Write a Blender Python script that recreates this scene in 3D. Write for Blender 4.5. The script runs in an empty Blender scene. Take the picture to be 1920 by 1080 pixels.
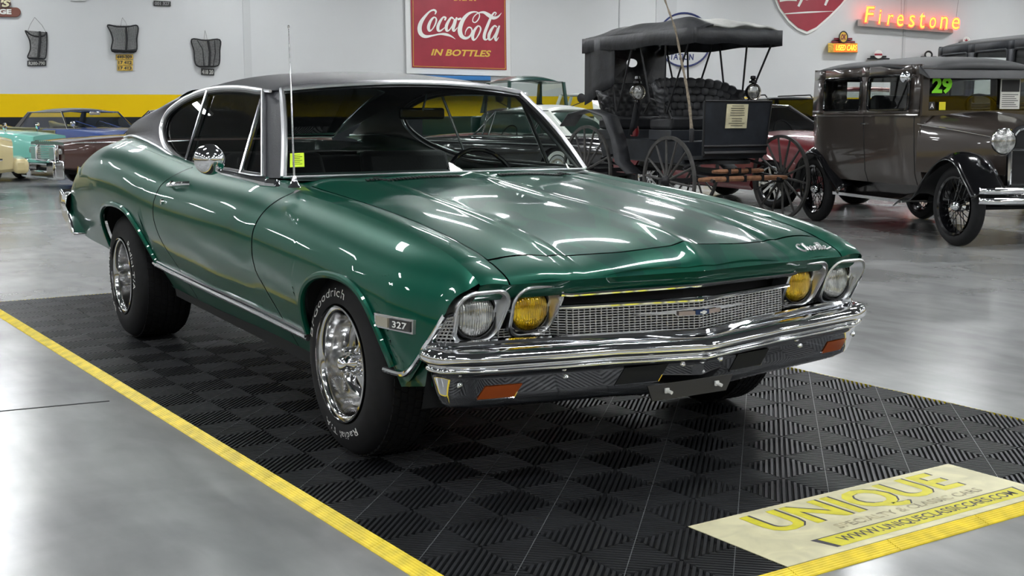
import bpy, bmesh, math, random
import numpy as np
from mathutils import Vector, Matrix
random.seed(7)
SC = bpy.context.scene
COL = SC.collection
PI = math.pi
def rad(a): return a * PI / 180.0

# ------------------------------------------------------------------ camera
CAM_P = np.array([-2.636, -3.9243, 1.1979]); YAW = rad(31.9036); PIT = rad(-7.807); ROL = rad(-0.111); FPX = 2321.6
_f = np.array([math.sin(YAW)*math.cos(PIT), math.cos(YAW)*math.cos(PIT), math.sin(PIT)])
_r = np.array([math.cos(YAW), -math.sin(YAW), 0.0]); _u = np.cross(_r, _f)
_c, _s = math.cos(ROL), math.sin(ROL)
CR, CU, CF = _c*_r + _s*_u, _c*_u - _s*_r, _f
cd = bpy.data.cameras.new('camera'); cam = bpy.data.objects.new('camera', cd); COL.objects.link(cam)
cd.sensor_width = 36.0; cd.lens = 36.0*FPX/1920.0; cd.clip_start = 0.05; cd.clip_end = 300
cam.matrix_world = Matrix(((CR[0], CU[0], -CF[0], CAM_P[0]), (CR[1], CU[1], -CF[1], CAM_P[1]), (CR[2], CU[2], -CF[2], CAM_P[2]), (0, 0, 0, 1)))
SC.camera = cam
def ray(px): return CR*((px[0]-960)/FPX) + CU*((540-px[1])/FPX) + CF
def onz(px, z=0.0): v = ray(px); return CAM_P + v*((z-CAM_P[2])/v[2])
def ony(px, y): v = ray(px); return CAM_P + v*((y-CAM_P[1])/v[1])
def onx(px, x): v = ray(px); return CAM_P + v*((x-CAM_P[0])/v[0])
def dep(px, D): return CAM_P + ray(px)*D
def onplane(px, P, n): v = ray(px); t = np.dot(np.array(P)-CAM_P, n)/np.dot(v, n); return CAM_P + v*t

# ------------------------------------------------------------------ world, exposure
SC.view_settings.view_transform = 'Standard'; SC.view_settings.look = 'None'
SC.view_settings.gamma = 1.0; SC.view_settings.use_curve_mapping = False
SC.view_settings.exposure = 0.68
wd = bpy.data.worlds.new('world'); SC.world = wd; wd.use_nodes = True
wd.node_tree.nodes['Background'].inputs[0].default_value = (0.8, 0.86, 0.95, 1)
wd.node_tree.nodes['Background'].inputs[1].default_value = 0.05
LAMP_POWER = 46.0            # emission of each high bay lamp in the ceiling
CEIL_Z = 6.6

# ------------------------------------------------------------------ materials
def nodes(name):
    m = bpy.data.materials.new(name); m.use_nodes = True
    nt = m.node_tree; return m, nt, nt.nodes['Principled BSDF']
def mat(name, col, rough=0.5, metal=0.0, coat=0.0, noise=0.0, nscale=8.0, bump=0.0, bscale=60.0, emit=None, estr=0.0, crough=0.03, spec=None, col2=None, distort=0.0):
    m, nt, b = nodes(name)
    c = (*col, 1)
    b.inputs['Base Color'].default_value = c; b.inputs['Roughness'].default_value = rough; b.inputs['Metallic'].default_value = metal
    b.inputs['Coat Weight'].default_value = coat; b.inputs['Coat Roughness'].default_value = crough
    if spec is not None: b.inputs['Specular IOR Level'].default_value = spec
    tc = nt.nodes.new('ShaderNodeTexCoord')
    if noise > 0 or col2:
        n = nt.nodes.new('ShaderNodeTexNoise'); n.inputs['Scale'].default_value = nscale; n.inputs['Detail'].default_value = 6
        n.inputs['Distortion'].default_value = distort
        nt.links.new(tc.outputs['Object'], n.inputs['Vector'])
        r = nt.nodes.new('ShaderNodeValToRGB'); r.color_ramp.elements[0].position = .35; r.color_ramp.elements[1].position = .65
        if col2: r.color_ramp.elements[0].color = (*col2, 1); r.color_ramp.elements[1].color = c
        else:
            r.color_ramp.elements[0].color = tuple(max(0, x*(1-noise)) for x in col)+(1,); r.color_ramp.elements[1].color = tuple(min(1, x*(1+noise)) for x in col)+(1,)
        nt.links.new(n.outputs['Fac'], r.inputs['Fac']); nt.links.new(r.outputs['Color'], b.inputs['Base Color'])
    if bump > 0:
        n2 = nt.nodes.new('ShaderNodeTexNoise'); n2.inputs['Scale'].default_value = bscale; n2.inputs['Detail'].default_value = 4
        nt.links.new(tc.outputs['Object'], n2.inputs['Vector'])
        bp = nt.nodes.new('ShaderNodeBump'); bp.inputs['Strength'].default_value = bump; bp.inputs['Distance'].default_value = .01
        nt.links.new(n2.outputs['Fac'], bp.inputs['Height']); nt.links.new(bp.outputs['Normal'], b.inputs['Normal'])
    if emit: b.inputs['Emission Color'].default_value = (*emit, 1); b.inputs['Emission Strength'].default_value = estr
    return m
def glass(name, tint, refl=1.0, rough=0.0):
    m, nt, b = nodes(name); nt.nodes.remove(b); out = nt.nodes['Material Output']
    tr = nt.nodes.new('ShaderNodeBsdfTransparent'); tr.inputs[0].default_value = (*tint, 1)
    gl = nt.nodes.new('ShaderNodeBsdfGlossy'); gl.inputs['Roughness'].default_value = rough; gl.inputs[0].default_value = (refl, refl, refl, 1)
    fr = nt.nodes.new('ShaderNodeFresnel'); ge = nt.nodes.new('ShaderNodeNewGeometry'); mr = nt.nodes.new('ShaderNodeMapRange')
    mr.inputs['To Min'].default_value = 1.5; mr.inputs['To Max'].default_value = 1/1.5; nt.links.new(ge.outputs['Backfacing'], mr.inputs[0]); nt.links.new(mr.outputs[0], fr.inputs['IOR'])
    mx = nt.nodes.new('ShaderNodeMixShader')
    nt.links.new(fr.outputs[0], mx.inputs[0]); nt.links.new(tr.outputs[0], mx.inputs[1]); nt.links.new(gl.outputs[0], mx.inputs[2]); nt.links.new(mx.outputs[0], out.inputs['Surface'])
    return m
def shade_band(m, z0, z1, dark):   # tinted sun band along the top of the glass
    nt = m.node_tree; tr = [n for n in nt.nodes if n.type == 'BSDF_TRANSPARENT'][0]; c = tuple(tr.inputs[0].default_value)
    tc = nt.nodes.new('ShaderNodeTexCoord'); sp = nt.nodes.new('ShaderNodeSeparateXYZ'); mr = nt.nodes.new('ShaderNodeMapRange'); mx = nt.nodes.new('ShaderNodeMix'); mx.data_type = 'RGBA'
    nt.links.new(tc.outputs['Object'], sp.inputs[0]); nt.links.new(sp.outputs[2], mr.inputs[0]); mr.inputs[1].default_value = z0; mr.inputs[2].default_value = z1
    nt.links.new(mr.outputs[0], mx.inputs[0]); mx.inputs[6].default_value = c; mx.inputs[7].default_value = (*dark, 1); nt.links.new(mx.outputs[2], tr.inputs[0])
def glow(name, col, s):
    m, nt, b = nodes(name); b.inputs['Base Color'].default_value = (*col, 1); b.inputs['Emission Color'].default_value = (*col, 1); b.inputs['Emission Strength'].default_value = s
    return m
MT = {}
MT['chrome'] = mat('chrome', (.82, .83, .85), .06, 1.0)
MT['chrome_soft'] = mat('chrome_soft', (.72, .73, .75), .16, 1.0)
MT['bright_trim'] = mat('bright_trim', (.80, .81, .83), .30, 1.0)
MT['alu'] = mat('alu', (.62, .62, .62), .11, 1.0)
MT['rubber'] = mat('rubber', (.007, .007, .008), .72, noise=.2, nscale=30, spec=.35)
MT['black_trim'] = mat('black_trim', (.008, .008, .009), .45)
MT['black_gloss'] = mat('black_gloss', (.006, .006, .008), .12, coat=1.0)
MT['dark_under'] = mat('dark_under', (.006, .007, .008), .8)
MT['vinyl'] = mat('vinyl', (.022, .023, .029), .40, bump=.25, bscale=260, noise=.15, nscale=40)
MT['white_ink'] = mat('white_ink', (.75, .75, .72), .6)
MT['seat_cloth'] = mat('seat_cloth', (.012, .012, .014), .7, bump=.2, bscale=80)
MT['lens_clear'] = mat('lens_clear', (.62, .64, .62), .12, .85, bump=.5, bscale=70)
MT['lens_amber'] = mat('lens_amber', (.80, .50, .015), .14, .55, coat=1.0, bump=.4, bscale=70)
MT['lamp_orange'] = mat('lamp_orange', (.30, .06, .01), .25, coat=.6)
MT['wind_glass'] = glass('wind_glass', (.74, .80, .77))
shade_band(MT['wind_glass'], 1.17, 1.28, (.10, .12, .12))
MT['side_glass'] = glass('side_glass', (.30, .33, .33), 1.0)
MT['clear_glass'] = glass('clear_glass', (.80, .84, .82))
MT['rear_glass'] = glass('rear_glass_tint', (.06, .065, .065))
MT['dark_glass'] = glass('dark_glass', (.22, .24, .24))
MT['paper'] = mat('paper', (.78, .77, .70), .7)
MT['sticker'] = mat('sticker', (.62, .85, .02), .6)
MT['ink'] = mat('ink', (.03, .03, .03), .6)

# ------------------------------------------------------------------ geometry helpers
def ip(keys, x):
    """monotone cubic interpolation of (x, value) keys"""
    k = sorted(keys); X = np.array([a[0] for a in k], float); Y = np.array([a[1] for a in k], float)
    if x <= X[0]: return float(Y[0])
    if x >= X[-1]: return float(Y[-1])
    h = np.diff(X); d = np.diff(Y)/h; n = len(X); m = np.zeros(n)
    for i in range(1, n-1):
        if d[i-1]*d[i] > 0:
            w1 = 2*h[i]+h[i-1]; w2 = h[i]+2*h[i-1]; m[i] = (w1+w2)/(w1/d[i-1]+w2/d[i])
    m[0] = d[0]; m[-1] = d[-1]
    i = int(np.searchsorted(X, x)-1); i = min(max(i, 0), n-2); t = (x-X[i])/h[i]
    return float((2*t**3-3*t**2+1)*Y[i]+(t**3-2*t**2+t)*h[i]*m[i]+(-2*t**3+3*t**2)*Y[i+1]+(t**3-t**2)*h[i]*m[i+1])
def cat(pts, n=8, closed=False):
    """Catmull-Rom through points"""
    P = [np.array(p, float) for p in pts]; N = len(P); out = []
    rng = range(N if closed else N-1)
    for i in rng:
        if closed: a, b, c, d = P[(i-1) % N], P[i], P[(i+1) % N], P[(i+2) % N]
        else: a = P[i-1] if i > 0 else 2*P[0]-P[1]; b = P[i]; c = P[i+1]; d = P[i+2] if i+2 < N else 2*P[-1]-P[-2]
        for j in range(n):
            t = j/n; out.append(.5*((2*b)+(-a+c)*t+(2*a-5*b+4*c-d)*t*t+(-a+3*b-3*c+d)*t**3))
    if not closed: out.append(P[-1])
    return out
class G:
    def __init__(s): s.v = []; s.f = []
    def add(s, v, f):
        o = len(s.v); s.v += [tuple(float(c) for c in p) for p in v]; s.f += [tuple(i+o for i in q) for q in f]; return s
    def box(s, c, d, rz=0.0, M=None):
        x, y, z = d[0]/2, d[1]/2, d[2]/2; cs, sn = math.cos(rz), math.sin(rz)
        v = [(a*x, b*y, e*z) for e in (-1, 1) for b in (-1, 1) for a in (-1, 1)]
        if M is not None: v = [np.array(M)@np.array(p)+np.array(c) for p in v]
        else: v = [(c[0]+p[0]*cs-p[1]*sn, c[1]+p[0]*sn+p[1]*cs, c[2]+p[2]) for p in v]
        return s.add(v, [(0, 2, 3, 1), (4, 5, 7, 6), (0, 1, 5, 4), (2, 6, 7, 3), (0, 4, 6, 2), (1, 3, 7, 5)])
    def hexa(s, v):   # 8 corners: bottom ring 0-3, top ring 4-7
        return s.add(v, [(3, 2, 1, 0), (4, 5, 6, 7), (0, 1, 5, 4), (1, 2, 6, 5), (2, 3, 7, 6), (3, 0, 4, 7)])
    def tube(s, pts, r, n=10, closed=False, caps=True, sx=1.0, up=None):
        P = [np.array(p, float) for p in pts]; N = len(P); R = r if isinstance(r, (list, tuple)) else [r]*N
        V = []; ref = None
        for i in range(N):
            if closed: t = P[(i+1) % N]-P[i-1]
            else: t = P[min(i+1, N-1)]-P[max(i-1, 0)]
            t = t/(np.linalg.norm(t)+1e-12)
            if ref is None:
                ref = np.array(up, float) if up is not None else (np.array([0, 0, 1.]) if abs(t[2]) < .9 else np.array([1., 0, 0]))
            a = np.cross(t, ref); la = np.linalg.norm(a)
            if la < 1e-6: a = np.cross(t, np.array([1., .3, 0])); la = np.linalg.norm(a)
            a /= la; b = np.cross(a, t)
            if up is None: ref = b
            for k in range(n):
                w = 2*PI*k/n; V.append(P[i]+R[i]*(sx*math.cos(w)*a+math.sin(w)*b))
        F = []
        for i in range(N if closed else N-1):
            j = (i+1) % N
            for k in range(n): F.append((i*n+k, i*n+(k+1) % n, j*n+(k+1) % n, j*n+k))
        if caps and not closed: F.append(tuple(range(n-1, -1, -1))); F.append(tuple((N-1)*n+k for k in range(n)))
        return s.add(V, F)
    def bar(s, a, b, w, h, up=(0, 0, 1)):   # rectangular bar from a to b
        a = np.array(a, float); b = np.array(b, float); t = (b-a)/(np.linalg.norm(b-a)+1e-12)
        x = np.cross(t, np.array(up, float)); x = x/(np.linalg.norm(x)+1e-12); y = np.cross(x, t)
        v = [p+i*x*w/2+j*y*h/2 for p in (a, b) for (i, j) in ((-1, -1), (1, -1), (1, 1), (-1, 1))]
        return s.add(v, [(3, 2, 1, 0), (4, 5, 6, 7), (0, 1, 5, 4), (1, 2, 6, 5), (2, 3, 7, 6), (3, 0, 4, 7)])
    def lathe(s, prof, c, ax='x', n=48, sgn=1, closed=False):   # prof: (r, t) t along the axis
        V = []; N = len(prof)
        for (r, t) in prof:
            for k in range(n):
                w = 2*PI*k/n; a, b = r*math.cos(w), r*math.sin(w)
                if ax == 'x': V.append((c[0]+sgn*t, c[1]+a, c[2]+b))
                elif ax == 'y': V.append((c[0]+a, c[1]+sgn*t, c[2]+b))
                else: V.append((c[0]+a, c[1]+b, c[2]+t))
        F = []
        for i in range(N if closed else N-1):
            j = (i+1) % N
            for k in range(n): F.append((i*n+k, i*n+(k+1) % n, j*n+(k+1) % n, j*n+k))
        return s.add(V, F)
    def grid(s, fn, us, vs, flip=False):
        V = [fn(u, v) for u in us for v in vs]; m = len(vs); F = []
        for i in range(len(us)-1):
            for j in range(m-1):
                q = (i*m+j, i*m+j+1, (i+1)*m+j+1, (i+1)*m+j); F.append(q[::-1] if flip else q)
        return s.add(V, F)
    def prism(s, poly, fn0, fn1):   # poly of 2d points, mapped by fn0 / fn1 to the two faces
        n = len(poly); V = [fn0(*p) for p in poly]+[fn1(*p) for p in poly]
        F = [tuple(range(n)), tuple(range(2*n-1, n-1, -1))]+[(i, i+n, (i+1) % n+n, (i+1) % n) for i in range(n)]
        return s.add(V, F)
    def mirror(s):
        o = len(s.v); n = len(s.f); s.v += [(-a, b, c) for a, b, c in s.v[:o]]; s.f += [tuple(i+o for i in reversed(q)) for q in s.f[:n]]; return s
    def xf(s, M):
        s.v = [tuple(M @ Vector(p)) for p in s.v]; return s
    def join(s, g): return s.add(g.v, g.f)
def mir(g): r = G(); r.v = [(-a, b, c) for a, b, c in g.v]; r.f = [tuple(reversed(q)) for q in g.f]; return r
def ob(name, g, m, parent=None, smooth=35, bevel=0.0, solid=0.0, soff=-1, sub=0, fixn=True, weld=0.0):
    me = bpy.data.meshes.new(name); me.from_pydata(g.v, [], g.f)
    ms = m if isinstance(m, (list, tuple)) else [m]
    for q in ms: me.materials.append(MT[q] if isinstance(q, str) else q)
    if fixn or weld:
        bm = bmesh.new(); bm.from_mesh(me)
        if weld: bmesh.ops.remove_doubles(bm, verts=bm.verts, dist=weld)
        if fixn: bmesh.ops.recalc_face_normals(bm, faces=bm.faces)
        bm.to_mesh(me); bm.free()
    if smooth:
        me.polygons.foreach_set('use_smooth', [True]*len(me.polygons))
        if not sub: me.set_sharp_from_angle(angle=rad(smooth))
    me.update()
    o = bpy.data.objects.new(name, me); COL.objects.link(o)
    if parent is not None: o.parent = parent
    if bevel: b = o.modifiers.new('bevel', 'BEVEL'); b.width = bevel; b.segments = 2; b.limit_method = 'ANGLE'; b.angle_limit = rad(40)
    if solid: b = o.modifiers.new('solid', 'SOLIDIFY'); b.thickness = solid; b.offset = soff
    if sub: b = o.modifiers.new('sub', 'SUBSURF'); b.levels = sub; b.render_levels = sub
    return o
def tag(o, label=None, cat_=None, group=None, kind=None):
    if label: o['label'] = label
    if cat_: o['category'] = cat_
    if group: o['group'] = group
    if kind: o['kind'] = kind
    return o
def thing(name, label, cat_, loc=(0, 0, 0), rz=0.0, group=None):
    o = bpy.data.objects.new(name, None); COL.objects.link(o); o.location = [float(c) for c in loc]; o.rotation_euler = (0, 0, rz); o.empty_display_size = .2
    return tag(o, label, cat_, group)
def copy_tree(o, parent=None):
    c = o.copy(); COL.objects.link(c)
    if parent is not None: c.parent = parent
    for ch in list(KIDS.get(o.name, [])) or [x for x in bpy.data.objects if x.parent == o]: copy_tree(ch, c)
    return c
KIDS = {}
def textg(body, size=1.0, off=0.0, align='LEFT', shear=0.0, spacing=1.0, ext=0.0):
    cu = bpy.data.curves.new('lettering', 'FONT'); cu.body = body; cu.size = size; cu.offset = off; cu.align_x = align; cu.shear = shear
    cu.space_character = spacing; cu.extrude = ext; cu.resolution_u = 3
    t = bpy.data.objects.new('lettering', cu); COL.objects.link(t)
    me = bpy.data.meshes.new_from_object(t.evaluated_get(bpy.context.evaluated_depsgraph_get()))
    g = G(); g.add([tuple(v.co) for v in me.vertices], [tuple(p.vertices) for p in me.polygons])
    bpy.data.objects.remove(t); bpy.data.curves.remove(cu); bpy.data.meshes.remove(me); return g
def fit(g, x0, x1, y0, y1):   # scale flat lettering to a box
    a = np.array(g.v); lo, hi = a.min(0), a.max(0)
    for i, p in enumerate(g.v): g.v[i] = (x0+(p[0]-lo[0])/(hi[0]-lo[0]+1e-9)*(x1-x0), y0+(p[1]-lo[1])/(hi[1]-lo[1]+1e-9)*(y1-y0), p[2])
    return g
def warp(g, fn): g.v = [tuple(float(c) for c in fn(*p)) for p in g.v]; return g
def stroke(pts, ws, fn, n=6, z=0.0):
    """flat ribbon of changing width through 2d points, mapped to 3d by fn(x,y,z)"""
    P = cat([(p[0], p[1], w) for p, w in zip(pts, ws)], n); g = G(); V = []
    for i, p in enumerate(P):
        t = P[min(i+1, len(P)-1)][:2]-P[max(i-1, 0)][:2]; t = t/(np.linalg.norm(t)+1e-9); nn = np.array([-t[1], t[0]])
        a = p[:2]+nn*p[2]/2; b = p[:2]-nn*p[2]/2; V += [fn(a[0], a[1], z), fn(b[0], b[1], z)]
    return g.add(V, [(2*i, 2*i+1, 2*i+3, 2*i+2) for i in range(len(P)-1)])
# ------------------------------------------------------------------ the hall
WA = dep((150, 222), 32.5); WB = dep((1413, 222), 39.5); WA[2] = WB[2] = 0
WD = (WB-WA)/np.linalg.norm(WB-WA); WN = np.array([-WD[1], WD[0], 0.0])      # WN points out of the hall
if np.dot(WN, WA-CAM_P) < 0: WN = -WN
S0, S1, DEPTH = -20.0, 33.0, 50.0
def wp(s, z, off=0.0): return WA+WD*s-WN*off+np.array([0, 0, z])              # point on / before the back wall
def wpx(px, off=0.0):                                                        # photo direction -> (s, z) on the back wall
    p = onplane(px, wp(0, 0, off), WN); d = p-WA; return float(np.dot(d, WD)), float(p[2])
def concrete():
    m, nt, b = nodes('polished_concrete'); L = nt.links
    tc = nt.nodes.new('ShaderNodeTexCoord')
    def noise(sc, det, dist=0.0, st=(1, 1, 1)):
        mp = nt.nodes.new('ShaderNodeMapping'); mp.inputs['Scale'].default_value = st; L.new(tc.outputs['Object'], mp.inputs[0])
        n = nt.nodes.new('ShaderNodeTexNoise'); n.inputs['Scale'].default_value = sc; n.inputs['Detail'].default_value = det; n.inputs['Distortion'].default_value = dist
        L.new(mp.outputs[0], n.inputs['Vector']); return n
    n1 = noise(.9, 8, .6); n2 = noise(7, 6, .3, (1, .35, 1)); n3 = noise(60, 3)
    mx = nt.nodes.new('ShaderNodeMix'); mx.data_type = 'FLOAT'; mx.inputs[0].default_value = .35
    L.new(n1.outputs['Fac'], mx.inputs[2]); L.new(n2.outputs['Fac'], mx.inputs[3])
    cr = nt.nodes.new('ShaderNodeValToRGB'); e = cr.color_ramp.elements
    e[0].position = .30; e[0].color = (.185, .190, .188, 1); e[1].position = .70; e[1].color = (.36, .365, .36, 1)
    L.new(mx.outputs[0], cr.inputs[0]); L.new(cr.outputs[0], b.inputs['Base Color'])
    rr = nt.nodes.new('ShaderNodeMapRange'); rr.inputs['To Min'].default_value = .13; rr.inputs['To Max'].default_value = .30
    L.new(n1.outputs['Fac'], rr.inputs['Value']); L.new(rr.outputs[0], b.inputs['Roughness'])
    b.inputs['Specular IOR Level'].default_value = .62
    return m
MT['concrete'] = concrete()
def wallpaint(up, low=True):
    m, nt, b = nodes('wall_paint_striped'); L = nt.links
    g = nt.nodes.new('ShaderNodeNewGeometry'); sp = nt.nodes.new('ShaderNodeSeparateXYZ'); L.new(g.outputs['Position'], sp.inputs[0])
    cr = nt.nodes.new('ShaderNodeValToRGB'); cr.color_ramp.interpolation = 'CONSTANT'
    mr = nt.nodes.new('ShaderNodeMath'); mr.operation = 'DIVIDE'; mr.inputs[1].default_value = 8.0; L.new(sp.outputs[2], mr.inputs[0]); L.new(mr.outputs[0], cr.inputs[0])
    e = cr.color_ramp.elements; e[0].position = 0; e[0].color = (.020, .022, .026, 1); e[1].position = 1.235/8; e[1].color = (.84, .56, .002, 1)
    q = e.new(1.84/8); q.color = (*up, 1)
    n = nt.nodes.new('ShaderNodeTexNoise'); n.inputs['Scale'].default_value = .5; n.inputs['Detail'].default_value = 5; L.new(g.outputs['Position'], n.inputs['Vector'])
    mm = nt.nodes.new('ShaderNodeMapRange'); mm.inputs['To Min'].default_value = .9; mm.inputs['To Max'].default_value = 1.05; L.new(n.outputs['Fac'], mm.inputs[0])
    mu = nt.nodes.new('ShaderNodeMix'); mu.data_type = 'RGBA'; mu.blend_type = 'MULTIPLY'; mu.inputs[0].default_value = 1
    L.new(cr.outputs[0], mu.inputs[6]); L.new(mm.outputs[0], mu.inputs[7]); L.new(mu.outputs[2], b.inputs['Base Color'])
    b.inputs['Roughness'].default_value = .6; b.inputs['Specular IOR Level'].default_value = .15
    return m
MT['wall'] = wallpaint((.62, .63, .635))
MT['ceiling'] = mat('ceiling_paint', (.07, .073, .078), .8)
MT['wall_strip'] = mat('wall_strip', (.52, .53, .535), .6)
T = 0.25
def slab(name, c4, z0, z1, m):   # four floor corners
    g = G(); g.hexa([(p[0], p[1], z0) for p in c4]+[(p[0], p[1], z1) for p in c4]); o = ob(name, g, m, smooth=0); tag(o, kind='structure'); return o
def rc(s, d): return wp(s, 0, d)
slab('floor', [rc(S0-T, -T), rc(S1+T, -T), rc(S1+T, DEPTH+T), rc(S0-T, DEPTH+T)], -.2, 0, 'concrete')
slab('ceiling', [rc(S0-T, -T), rc(S1+T, -T), rc(S1+T, DEPTH+T), rc(S0-T, DEPTH+T)], CEIL_Z, CEIL_Z+.2, 'ceiling')
slab('wall_back', [rc(S0-T, 0), rc(S1+T, 0), rc(S1+T, -T), rc(S0-T, -T)], 0, CEIL_Z, 'wall')
slab('wall_front', [rc(S0-T, DEPTH), rc(S1+T, DEPTH), rc(S1+T, DEPTH+T), rc(S0-T, DEPTH+T)], 0, CEIL_Z, 'wall')
slab('wall_left', [rc(S0, 0), rc(S0-T, 0), rc(S0-T, DEPTH), rc(S0, DEPTH)], 0, CEIL_Z, 'wall')
slab('wall_right', [rc(S1, 0), rc(S1+T, 0), rc(S1+T, DEPTH), rc(S1, DEPTH)], 0, CEIL_Z, 'wall')
k = 0
for (x0, x1) in ((456, 470), (1160, 1162), (1229, 1267), (1693, 1697)):     # cover strips over the wall panel joints
    a = wpx((x0, 60))[0]; b = wpx((x1, 60))[0]; k += 1; g = G()
    g.hexa([tuple(wp(s, z, o_)) for z in (1.84, CEIL_Z-.01) for (s, o_) in ((a, -.01), (b, -.01), (b, .04), (a, .04))])
    tag(ob('trim_%d' % k, g, 'wall_strip', smooth=0), kind='structure')
g = G(); a = onz((-60, 777)); b = onz((205, 752)); g.bar(a+[0, 0, .0005], b+[0, 0, .0005], .012, .002); tag(ob('trim_5', g, 'dark_under', smooth=0), kind='structure')
# high bay lamps hanging in rows under the ceiling
lamp_em = glow('lamp_light', (.96, .985, 1.0), LAMP_POWER); MT['lamp_housing'] = mat('lamp_housing', (.5, .5, .5), .5)
first = None
rows = [(s, d) for s in np.arange(S0+4.9, S1-1, 6.4) for d in np.arange(3.0, DEPTH-1, 5.4)]
wr = math.atan2(WD[1], WD[0])
for (s, d) in rows:
    p = wp(s, CEIL_Z-.55, d)
    if first is None:
        t = thing('ceiling_light', 'long bright white high bay lamp hung in a row under the hall ceiling', 'lamp', p, wr, 'high bay lamps under the ceiling'); first = t
        g = G(); g.box((0, 0, .06), (1.5, .46, .08)); ob('housing', g, 'lamp_housing', t, bevel=.01)
        g = G(); g.box((0, 0, .01), (1.42, .40, .02)); ob('diffuser', g, lamp_em, t, smooth=0)
        g = G()
        g.tube([(-.6, 0, .55), (-.6, 0, .11), (.6, 0, .11), (.6, 0, .55)], .006, 6)
        ob('hanger', g, 'lamp_housing', t)
        KIDS[t.name] = [x for x in bpy.data.objects if x.parent == t]
    else: c = copy_tree(first); c.location = p
# ------------------------------------------------------------------ display mat of ribbed tiles
MO = np.array([-1.26644, 1.09264, 0]); MA = -0.0273268; TS = .393365; RW = .0505; TH = .018
MDD = np.array([math.sin(MA), math.cos(MA), 0]); MQ = np.array([math.cos(MA), -math.sin(MA), 0])
# local frame: u across (to the car's left), v towards the front; rows -9..6, columns 0..6
R0, R1, NC = -9, 7, 7
MT['mat_black'] = mat('mat_black', (.0125, .0135, .0155), .42, noise=.25, nscale=6, spec=.5)
MT['mat_dark'] = mat('mat_gap', (.006, .006, .007), .7)
def yellow_ramp():
    m = mat('mat_yellow', (.80, .62, .02), .45, noise=.18, nscale=14); return m
MT['mat_yellow'] = yellow_ramp()
mat_t = thing('display_mat', 'large black ribbed tile display mat with yellow ramp edging under the green coupe', 'mat', MO, -MA)
# local coords: x = u, y = -v
def ML(u, v, z): return (u, -v, z)
g = G(); base = G()
W_ = NC*TS; base.hexa([ML(RW, R1*TS, 0), ML(RW+W_, R1*TS, 0), ML(RW+W_, R0*TS, 0), ML(RW, R0*TS, 0), ML(RW, R1*TS, .004), ML(RW+W_, R1*TS, .004), ML(RW+W_, R0*TS, .004), ML(RW, R0*TS, .004)])
h = TS/2; NR = 15
def clipseg(c, kind, a):   # line inside a square of side a: kind 0: x-y=c , kind 1: x+y=c
    if kind == 0: return ((max(0, c), max(0, -c)), (min(a, a+c), min(a, a-c)))
    return ((max(0, c-a), min(a, c)), (min(a, c), max(0, c-a)))
for i in range(NC*2):
    for j in range(R0*2, R1*2):
        u0, v0 = RW+i*h, j*h; kind = (i+j) % 2; e = .0012
        a = h-2*e; pw = 2*a/NR
        for k in range(NR):
            mid = (-a if kind == 0 else 0)+pw*(k+.5); w = pw*.36; wt = pw*.24
            L1, L2 = clipseg(mid-w, kind, a), clipseg(mid+w, kind, a); T1, T2 = clipseg(mid-wt, kind, a), clipseg(mid+wt, kind, a)
            q = lambda p, z: ML(u0+e+p[0], v0+e+p[1], z)
            g.add([q(L1[0], .004), q(L1[1], .004), q(L2[1], .004), q(L2[0], .004), q(T1[0], TH), q(T1[1], TH), q(T2[1], TH), q(T2[0], TH)],
                  [(4, 5, 6, 7), (0, 1, 5, 4), (1, 2, 6, 5), (2, 3, 7, 6), (3, 0, 4, 7)])
tag(ob('ribbed_tiles', g, 'mat_black', mat_t, smooth=0), kind='stuff')
ob('tile_base', base, 'mat_dark', mat_t, smooth=0)
g = G()                                   # diagonal tile seams, their sheen painted as a lighter grey
for i in range(NC*2):
    for j in range(R0*2, R1*2):
        if (i+j) % 2 == 0:
            u0, v0 = RW+i*h, j*h; g.bar(ML(u0, v0+h, TH+.0002), ML(u0+h, v0, TH+.0002), .0022, .0016)
MT['mat_seam'] = mat('mat_seam', (.11, .115, .12), .4)
tag(ob('tile_seams', g, 'mat_seam', mat_t, smooth=0), kind='stuff')
def ramp(p0, p1, n):  # inner edge from p0 to p1 (u,v), outward normal n
    g = G(); p0 = np.array(p0, float); p1 = np.array(p1, float); t = (p1-p0)/np.linalg.norm(p1-p0); p0 = p0+t*.0012; p1 = p1-t*.0012; n = np.array(n, float)
    N = 6; prof = [(0, 0), (0, TH)]
    for k in range(N):
        a = k/N; b = (k+.55)/N; z0 = TH*(1-.8*a); z1 = TH*(1-.8*b); prof += [(RW*a+.001, z0), (RW*b, z1), (RW*b+.001, z1-.002), (RW*(a+.95/N), TH*(1-.8*(a+.95/N))-.002)]
    prof += [(RW, .003), (RW, 0)]
    V = []
    for p in (p0, p1):
        for (o_, z) in prof: q = p+n*o_; V.append(ML(q[0], q[1], z))
    m = len(prof); return g.add(V, [(k, k+1, m+k+1, m+k) for k in range(m-1)]+[tuple(range(m-1, -1, -1)), tuple(range(m, 2*m))])
for j in range(R0, R1):
    ob('edge_ramp', ramp((RW, j*TS), (RW, (j+1)*TS), (-1, 0)), 'mat_yellow', mat_t, smooth=0)
    ob('edge_ramp', ramp((RW+W_, j*TS), (RW+W_, (j+1)*TS), (1, 0)), 'mat_yellow', mat_t, smooth=0)
for i in range(NC):
    ob('edge_ramp', ramp((RW+i*TS, R1*TS), (RW+(i+1)*TS, R1*TS), (0, 1)), 'mat_yellow', mat_t, smooth=0)
    ob('edge_ramp', ramp((RW+i*TS, R0*TS), (RW+(i+1)*TS, R0*TS), (0, -1)), 'mat_yellow', mat_t, smooth=0)
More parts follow.
